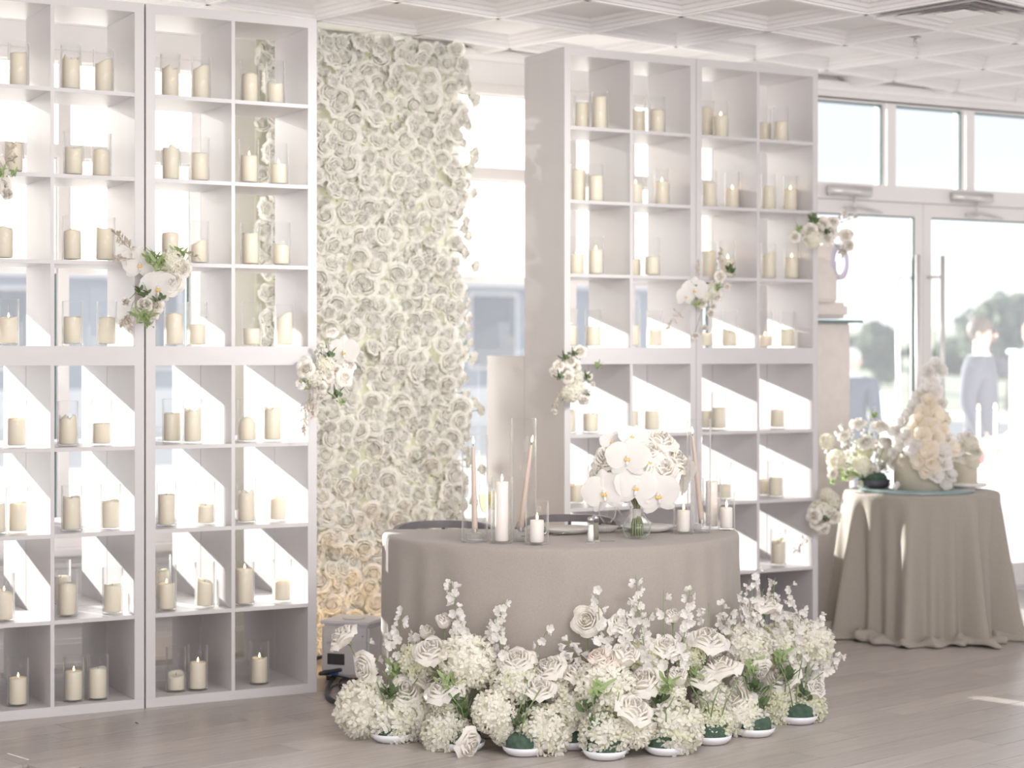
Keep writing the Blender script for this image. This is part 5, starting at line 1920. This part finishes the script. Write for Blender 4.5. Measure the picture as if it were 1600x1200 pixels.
plugP = dv.matrix_basis @ Vector((-.065, -.135, .040))
cable('thick black cable looping on the floor in front of the effect machine', [plugP, plugP + W(-.03, -.06, .01), fl(540, 1046, .05), fl(522, 1058), fl(511, 1078), fl(514, 1092), fl(530, 1099), fl(548, 1103), fl(562, 1105)], .0085)
cable('thin curled black wire on the floor beside the effect machine', [plugP + Vector((.02, .0, -.01)), fl(545, 1060, .03), fl(533, 1062, .02), fl(530, 1072), fl(536, 1077), fl(538, 1072), fl(526, 1070), fl(517, 1075), fl(513, 1086, .022), fl(524, 1095, .022)], .004)
back = dv.matrix_basis @ Vector((-.10, .128, .10))
cable('black cable hanging from the effect machine towards the shelf block', [back, back + W(-.03, .02, .03), fl(515, 1025, .05), fl(508, 1024, .04), fl(495, 1029, .012), fl(470, 1030, .012), fl(440, 1030, .012)], .0085)

# ------------------------------------------------------------------ moving head light on its column
ML = at_y(1290, 600, 8.46)
ml = thing('light_stand', 'pale fabric-covered column carrying the stage light, right of the right shelf block', 'light stand', (ML.x - .055, 8.46, 0), 0)
MB().bbox(-.13, .13, -.13, .13, .0, 1.655, .01).build('fabric_cover', M['scrim'], ml, smooth=False)
MB().bbox(-.18, .18, -.18, .18, 1.6555, 1.670, .002).build('top_plate', M['gasket'], ml, smooth=False)
mh = thing('stage_light', 'white moving head stage light on the fabric-covered column', 'stage light', (ML.x - .055, 8.46, 1.6705), -TH)
MB().bbox(-.15, .15, -.12, .12, .010, .10, .02).build('base', M['scrim'], mh, smooth=False)
for sx in (-1, 1):
    MB().bbox(-.085, .085, sx * .125 - .018, sx * .125 + .018, .101, .345, .016).build('yoke_arm', M['scrim'], mh, smooth=False)
MB().bbox(-.09, .09, -.106, .106, .1005, .125, .008).build('yoke_base', M['scrim'], mh, smooth=False)
hd = MB().lathe([(.0005, -.10), (.075, -.10), (.098, -.06), (.104, .04), (.100, .09)], 28)
hx = Matrix.Translation((.03, -.01, .325)) @ Matrix.Rotation(radians(55), 4, 'Z') @ Matrix.Rotation(radians(90), 4, 'X')
hd.v = [tuple(hx @ Vector(v)) for v in hd.v]
head = hd.build('lamp_head', M['scrim'], mh)
rg = MB().lathe([(.100, .0905), (.098, .112), (.075, .110), (.066, .092)], 28, mx=hx).build('lens_ring', M['lensring'], head)
ln = MB().lathe([(.0655, .093), (.05, .104), (.0005, .110)], 24, mx=hx).build('lens', M['lens'], head)

# ------------------------------------------------------------------ on the ceiling
VP = at_d(1530, 8, (CEIL - .01 - EYE) * F / (HY - 8))
gv = RGi @ VP
gi, gj = math.floor((gv.x - ox) / TS), math.floor((gv.y - oy) / TS)
vm = RG @ Matrix.Translation((ox + gi * TS + TS / 2, oy + gj * TS + TS / 2, CEIL - .022))
vt = thing('air_vent', 'square stepped air diffuser in the ceiling at the upper right', 'air vent', vm.translation, GRID)
for k, (a, z) in enumerate(((.285, .0), (.215, .006), (.145, .010))):
    b = a - .055
    mb = MB()
    o_ = [(-a, -a, z), (a, -a, z), (a, a, z), (-a, a, z)]
    i_ = [(-b, -b, z + .028), (b, -b, z + .028), (b, b, z + .028), (-b, b, z + .028)]
    mb.add(o_ + i_, [(i, (i + 1) % 4, 4 + (i + 1) % 4, 4 + i) for i in range(4)]).build('louver', M['bar'], vt, smooth=False)
MB().bbox(-.08, .08, -.08, .08, .012, .018, .002).build('centre_plate', M['bar'], vt, smooth=False)
MB().bbox(-.28, .28, -.28, .28, .045, .060, .002).build('duct_plate', M['grille'], vt, smooth=False)
SPK = at_d(1430, 58, (CEIL + .048 - EYE) * F / (HY - 58))
sk = thing('sprinkler', 'small steel sprinkler head in the ceiling', 'sprinkler', (SPK.x, SPK.y, CEIL + .0475))
MB().lathe([(.030, -.002), (.028, -.008), (.010, -.010)], 16, cap0=True).build('escutcheon', M['steel'], sk)
MB().tube([(0, 0, -.008), (0, 0, -.022)], .008, 8).tube([(-.007, 0, -.022), (-.011, 0, -.035), (0, 0, -.048)], .002, 5).tube([(.007, 0, -.022), (.011, 0, -.035), (0, 0, -.048)], .002, 5).lathe([(.0005, -.047), (.014, -.047), (.014, -.049), (.0005, -.049)], 12).build('sprinkler_head', M['steel'], sk)

# ------------------------------------------------------------------ outdoors
terr = MB().box(-14, 30, WALL_Y + .16, 46, -.30, -.02).build('terrace_floor', M['terrace'], smooth=False)
tag(terr, kind='structure')
land = MB()
vs, fs = [], []
for j in range(13):
    for i in range(41):
        x, y = -160 + i * 10.5, 46.0 + j * 22
        vs.append((x, y, -.35 + (j * .55 + 2.2 * noise.noise(Vector((x * .02, y * .02, 1)))) * (j > 0)))
for j in range(12):
    for i in range(40):
        p = j * 41 + i
        fs.append((p, p + 1, p + 42, p + 41))
tag(land.add(vs, fs).build('far_land', M['land']), kind='structure')


def building(label, x0, x1, y, h, group='grey buildings beyond the terrace'):
    b = thing('grey_building', label, 'building', ((x0 + x1) / 2, y, -.02), group=group)
    hw = (x1 - x0) / 2
    MB().box(-hw, hw, 0, 7, 0, h).build('facade', M['facade'], b, smooth=False)
    MB().box(-hw - .25, hw + .25, -.3, 7.2, h + .001, h + .25).build('roof_edge', M['frame'], b, smooth=False)
    MB().box(-hw, hw, -.06, -.001, 0.001, .8).build('plinth', M['whitecloth'], b, smooth=False)
    n = max(1, int(hw * 2 / 2.4))
    for k in range(n):
        x = -hw + (k + .5) * 2 * hw / n
        f = MB().box(x - .62, x + .62, -.05, -.001, 1.2, 2.9).build('window', M['frame'], b, smooth=False)
        MB().box(x - .54, x + .54, -.062, -.0505, 1.28, 2.82).build('pane', M['darkpane'], f, smooth=False)
    return b


building('grey building with white framed windows, seen through the left shelf block', 2.5, 16.5, 38.0, 3.1)
building('grey building seen through the window between the shelf blocks', 18.0, 27.5, 36.5, 3.0)


def tree(label, px, py_top, d, wpx, seed_, zlow=0.3):
    rt = random.Random(seed_)
    top = at_d(px, py_top, d)
    h = top.z + .02
    w = wpx / F * d / 2
    t = thing('broadleaf_tree', label, 'tree', W((px - CX) / F * d, d, -.4), group='hazy trees beyond the terrace')
    MB().tube([(0, 0, 0), (.1, 0, h * .3), (-.1, .05, h * .6)], [.22, .17, .06], 8).build('trunk', M['bark'], t)
    mb = MB()
    n = 1500
    lumps = [(Vector((rt.uniform(-1, 1), rt.uniform(-.8, .8), rt.uniform(-.9, 1))), rt.uniform(.35, .6)) for _ in range(16)]
    for i in range(n):
        c, q = rt.choice(lumps)
        v = Vector((rt.gauss(0, 1), rt.gauss(0, 1), rt.gauss(0, 1))).normalized() * q * rt.uniform(.75, 1.0)
        p = (c * .62 + v)
        z = zlow * h + (p.z + 1.05) / 2.1 * h * (1 - zlow)
        p = Vector((p.x * w, p.y * w, min(z, h + .1)))
        s = .16 * w ** .5 * rt.uniform(.7, 1.4)
        nx = facing(v + Vector((rt.uniform(-.6, .6), rt.uniform(-.6, .6), rt.uniform(-.6, .6))), rt.random() * 6)
        mb.add([nx @ Vector(k) * s + p for k in ((-1, -.6, 0), (0, -1, .2), (1, -.5, 0), (1, .6, .1), (0, 1.1, 0), (-1, .5, .2))], [(0, 1, 2, 3), (0, 3, 4, 5)])
    tag(mb.build('crown', M['tree'], t, smooth=False), kind='stuff')
    return t


tree('hazy rounded tree seen through the left door leaf', 1366, 487, 70, 76, 3)
tree('low hazy tree left of the rounded tree, behind the seated man', 1318, 512, 82, 70, 4)
tree('large hazy tree at the right edge, seen through the right door leaf', 1578, 446, 62, 150, 5)
tree('hazy tree just right of the door meeting stile', 1500, 512, 78, 70, 6)
tree('low hazy tree just left of the door meeting stile', 1418, 528, 90, 64, 7)


def person(label, root_loc, turn, height, joints, suit, hair, bald=False, extra=None):
    """One continuous skinned body; joints: name -> (x, y, z, radius, parent). The figure faces -Y of its root."""
    names = list(joints)
    me = bpy.data.meshes.new('person')
    me.from_pydata([joints[n][:3] for n in names], [(names.index(joints[n][4]), names.index(n)) for n in names if joints[n][4]], [])
    ob = bpy.data.objects.new('person_src', me)
    COL.objects.link(ob)
    ob.modifiers.new('s', 'SKIN')
    for v, n in zip(me.skin_vertices[0].data, names):
        r = joints[n][3]
        v.radius = r if isinstance(r, tuple) else (r, r)
        v.use_root = (n == 'pelvis')
    sb = ob.modifiers.new('d', 'SUBSURF')
    sb.levels = sb.render_levels = 2
    dg = bpy.context.evaluated_depsgraph_get()
    nm = bpy.data.meshes.new_from_object(ob.evaluated_get(dg))
    bpy.data.objects.remove(ob)
    for m_ in (M['skin'], suit, M['shirt'], M['shoe']):
        nm.materials.append(m_)
    J = {n: Vector(joints[n][:3]) for n in names}
    for p in nm.polygons:
        c = p.center
        k = 1
        near = min(names, key=lambda n: (J[n] - c).length - 0.0)
        if near.startswith(('head', 'crown', 'jaw', 'finger', 'thumb', 'hand', 'neck')):
            k = 0
        if near == 'collar' and c.z > J['collar'].z - .012:
            k = 2
        if near.startswith('toe') or near.startswith('heel'):
            k = 3
        p.material_index = k
        p.use_smooth = True
    o_ = link('person', nm, None, root_loc)
    o_.rotation_euler = (0, 0, turn)
    o_.scale = (height / 1.75,) * 3
    tag(o_, label, 'person')
    # hair as a cap over the skull, ears and nose as part of the head
    H = J['head']
    hp = MB()
    prof_ = [(max(.0005, sin(pi * k / 8)), cos(pi * k / 8)) for k in range(0, 6 if not bald else 5)]
    hp.lathe(prof_, 18, 0, Matrix.Translation(H + Vector((0, .014, .030))) @ Matrix.Rotation(radians(-28), 4, 'X') @ Matrix.Diagonal((.083, .104, .105, 1)))
    hp.build('hair', hair, o_)
    fc = MB()
    fc.ball(H + Vector((0, -.100, -.015)), .013, 8, 6, 0, (.9, 1.4, 1.5))
    for sx in (-1, 1):
        fc.ball(H + Vector((sx * .080, .010, -.01)), .022, 8, 6, 0, (.4, .8, 1.3))
        fc.ball(H + Vector((sx * .030, -.083, .012)), .010, 8, 6, 1)
    fc.ball(H + Vector((0, -.086, -.055)), .016, 8, 5, 2, (1.4, .5, .4))
    fc.build('face_features', [M['skin'], M['shoe'], M['red']], o_)
    return o_


def stand_joints(arm_r=None, arm_l=None, stoop=0.0):
    s = stoop
    j = {
        'pelvis': (0, 0, .93, (.175, .13), None),
        'waist': (0, -.01 * 1 - s * .10, 1.08, (.178, .13), 'pelvis'),
        'chest': (0, -s * .30, 1.28, (.200, .14), 'waist'),
        'upper_chest': (0, -s * .48, 1.40, (.185, .115), 'chest'),
        'collar': (0, -s * .60, 1.475, (.075, .07), 'upper_chest'),
        'neck': (0, -s * .72 - .005, 1.53, (.056, .058), 'collar'),
        'head': (0, -s * .95 - .015, 1.635 - s * .1, (.074, .092), 'neck'),
        'crown': (0, -s * 1.02 - .005, 1.715 - s * .12, (.060, .074), 'head'),
        'jaw': (0, -s * .98 - .062, 1.585 - s * .12, (.040, .036), 'head'),
    }
    for sx, nm, arm in ((-1, 'r', arm_r), (1, 'l', arm_l)):
        a = arm or [(.215, .0, 1.39), (.262, .04, 1.12), (.262, -.06, .88), (.258, -.09, .80)]
        yo = -s * .46
        j['shoulder_' + nm] = (sx * a[0][0], a[0][1] + yo, a[0][2], .088, 'upper_chest')
        j['elbow_' + nm] = (sx * a[1][0], a[1][1] + yo, a[1][2], .066, 'shoulder_' + nm)
        j['wrist_' + nm] = (sx * a[2][0], a[2][1] + yo, a[2][2], .044, 'elbow_' + nm)
        hd_ = Vector((sx * a[3][0], a[3][1] + yo, a[3][2]))
        wr = Vector(j['wrist_' + nm][:3])
        dr = (hd_ - wr).normalized()
        side = dr.cross(Vector((0, 1, 0.3))).normalized()
        j['hand_' + nm] = (*hd_, .033, 'wrist_' + nm)
        for k in range(4):
            b_ = hd_ + side * (.028 - .018 * k) + dr * .035
            L = (.062, .072, .068, .052)[k]
            e_ = b_ + dr * L * .6 + Vector((0, -.02, 0))
            j['finger_%s%da' % (nm, k)] = (*b_, .0115, 'hand_' + nm)
            j['finger_%s%db' % (nm, k)] = (*e_, .0095, 'finger_%s%da' % (nm, k))
            j['finger_%s%dc' % (nm, k)] = (*(e_ + dr * L * .25 + Vector((0, -.022, 0))), .0085, 'finger_%s%db' % (nm, k))
        tb_ = hd_ + side * .038 - dr * .01
        j['thumb_%sa' % nm] = (*tb_, .013, 'hand_' + nm)
        j['thumb_%sb' % nm] = (*(tb_ + side * .018 + dr * .035 + Vector((0, -.015, 0))), .010, 'thumb_%sa' % nm)
        j['hip_' + nm] = (sx * .095, 0, .86, .105, 'pelvis')
        j['knee_' + nm] = (sx * .105, -.015, .49, .070, 'hip_' + nm)
        j['ankle_' + nm] = (sx * .11, .02, .10, .050, 'knee_' + nm)
        j['heel_' + nm] = (sx * .112, .03, .045, .042, 'ankle_' + nm)
        j['toe_' + nm] = (sx * .125, -.17, .035, .034, 'heel_' + nm)
    return j


p1 = person('man with dark hair in a grey suit drinking, seen through the right door leaf', W((1532 - CX) / F * 14.6, 14.6, -.02), -TH + radians(62), 1.78,
            stand_joints(arm_l=[(.225, .0, 1.40), (.24, -.24, 1.36), (.11, -.36, 1.56), (.085, -.33, 1.63)]), M['greysuit'], M['hairdark'])
hw_ = p1.matrix_basis @ Vector((.085, -.40, 1.62))
cg = thing('drinking_glass', 'clear glass raised to the lips of the man in grey', 'glass', hw_)
MB().lathe([(.022, -.05), (.024, -.048), (.029, .05), (.0275, .05), (.022, -.042), (.0005, -.044)], 18, mx=Matrix.Rotation(radians(75), 4, 'Y')).build('glass_body', M['glass'], cg)
p2 = person('grey-haired man in a navy suit looking down, seen through the left door leaf', W((1327 - CX) / F * 16.5, 16.5, -.02), -TH + radians(150), 1.56,
            stand_joints(stoop=.12), M['suit'], M['hairgrey'], True)

gt = thing('reflection_table', 'added round white-clothed table outside the right door leaf, standing for a door-glass reflection', 'table', W((1558 - CX) / F * 12.9, 12.9, -.02), 0)  # added outdoors in place of the reflection in the door glass
mb = MB()
vs, fs = [], []
for k, (rq, z) in enumerate(((.0005, .75), (.16, .75), (.17, .74), (.175, .6), (.18, .3), (.185, .003))):
    for i in range(48):
        a = 2 * pi * i / 48
        q = rq * (1 + (.07 * sin(9 * a) * (k - 2) / 3 if k > 2 else 0))
        vs.append((q * cos(a), q * sin(a), z))
for k in range(5):
    for i in range(48):
        fs.append((k * 48 + i, k * 48 + (i + 1) % 48, (k + 1) * 48 + (i + 1) % 48, (k + 1) * 48 + i))
mb.add(vs, fs).build('white_cloth', M['whitecloth'], gt)
gz = gt.location + Vector((0, 0, .751))
for (px, py) in ((1529, 634), (1555, 632)):
    P = at_d(px, py, 12.9)
    P = Vector((P.x, P.y, gz.z))
    hgt = at_d(px, py, 12.9).z - gz.z
    c = thing('taper_candle', 'burning taper on the reflection stand-in table, %s one' % ('left' if px < 1540 else 'right'), 'candle', P, group='tapers on the reflection stand-in table')
    MB().lathe([(.011, 0), (.009, hgt * .9), (.0005, hgt * .9 + .002)], 10, cap0=True).build('wax_stick', M['waxwhite'], c)
    f_ = link('flame', flame_me, c, (0, 0, hgt * .9 + .004))
    f_.scale = (1.8, 1.8, 1.6)
gb = thing('flower_arrangement', 'white flowers in a glass bowl on the reflection stand-in table', 'flower arrangement', gz + Vector((.03, 0, .001)))
MB().lathe([(.05, 0), (.07, .03), (.06, .07)], 20, cap0=True).build('bowl', M['bowl'], gb)
for k in range(9):
    a = k * 2.4
    P = gb.location + Vector((.065 * cos(a) * (k > 0), .065 * sin(a) * (k > 0), .10 + .035 * (k % 3)))
    put('hydrangea' if k % 2 else 'rose', (HYD if k % 2 else ROSE)[k % 3], gb, P, Vector((cos(a), sin(a), 1.2)), .045)
rcp = MB().lathe([(.020, 0), (.026, .07), (.024, .07), (.018, .004), (.0005, .004)], 18, cap0=True).build('cup', M['redcup'], None, gz + W(-.115, -.03, .0005))
tag(rcp, 'small red cup on the reflection stand-in table', 'cup')
pil = MB().bbox(-.11, .11, -.11, .11, 0, 1.50, .01).bbox(-.13, .13, -.13, .13, 1.5005, 1.54, .01).build('terrace_post', mat('post_grey', (.42, .42, .48), .8), None, W((1607 - CX) / F * 13.4, 13.4, -.02), smooth=False)
pil.rotation_euler = (0, 0, -TH)
tag(pil, 'pale grey square post at the right edge of the terrace', 'post')
lp = thing('patio_lamp', 'small white lamp on a white pedestal outside the left door leaf', 'lamp', W((1387 - CX) / F * 13.2, 13.2, -.02))
MB().bbox(-.045, .045, -.045, .045, 0, 1.02, .006).build('pedestal', M['whitecloth'], lp, smooth=False)
MB().lathe([(.028, 1.0205), (.036, 1.08), (.050, 1.24), (.047, 1.24), (.034, 1.085), (.0005, 1.03)], 20, cap0=True).build('lamp_glass', M['whitecloth'], lp)

# ------------------------------------------------------------------ scraps on the floor
for (lab, px, py, L, m_) in (('small fallen green leaf on the floor before the left shelf block', 216, 1131, .024, 'green'), ('tiny fallen leaf on the floor at the lower left corner', 13, 1135, .014, 'green'), ('tiny dark leaf scrap on the floor right of the bowls', 1290, 1124, .014, 'green')):
    vs, fs = leaf_pts(L, L * .22, .004, 4)
    o = MB().add(vs, fs).build('fallen_leaf', M[m_], None, fl(px, py, .003), smooth=False)
    o.rotation_euler = (0, 0, R.uniform(-2, 2))
    tag(o, lab, 'leaf')
a, b = fl(12, 1177, .001), fl(44, 1187, .001)
t_ = MB().bbox(0, (b - a).length, -.004, .004, -.0006, .0004, .0002).build('floor_tape', M['whitecloth'], None, a, smooth=False)
t_.rotation_euler = (0, 0, math.atan2(b.y - a.y, b.x - a.x))
tag(t_, 'thin strip of white tape on the floor at the lower left', 'tape')
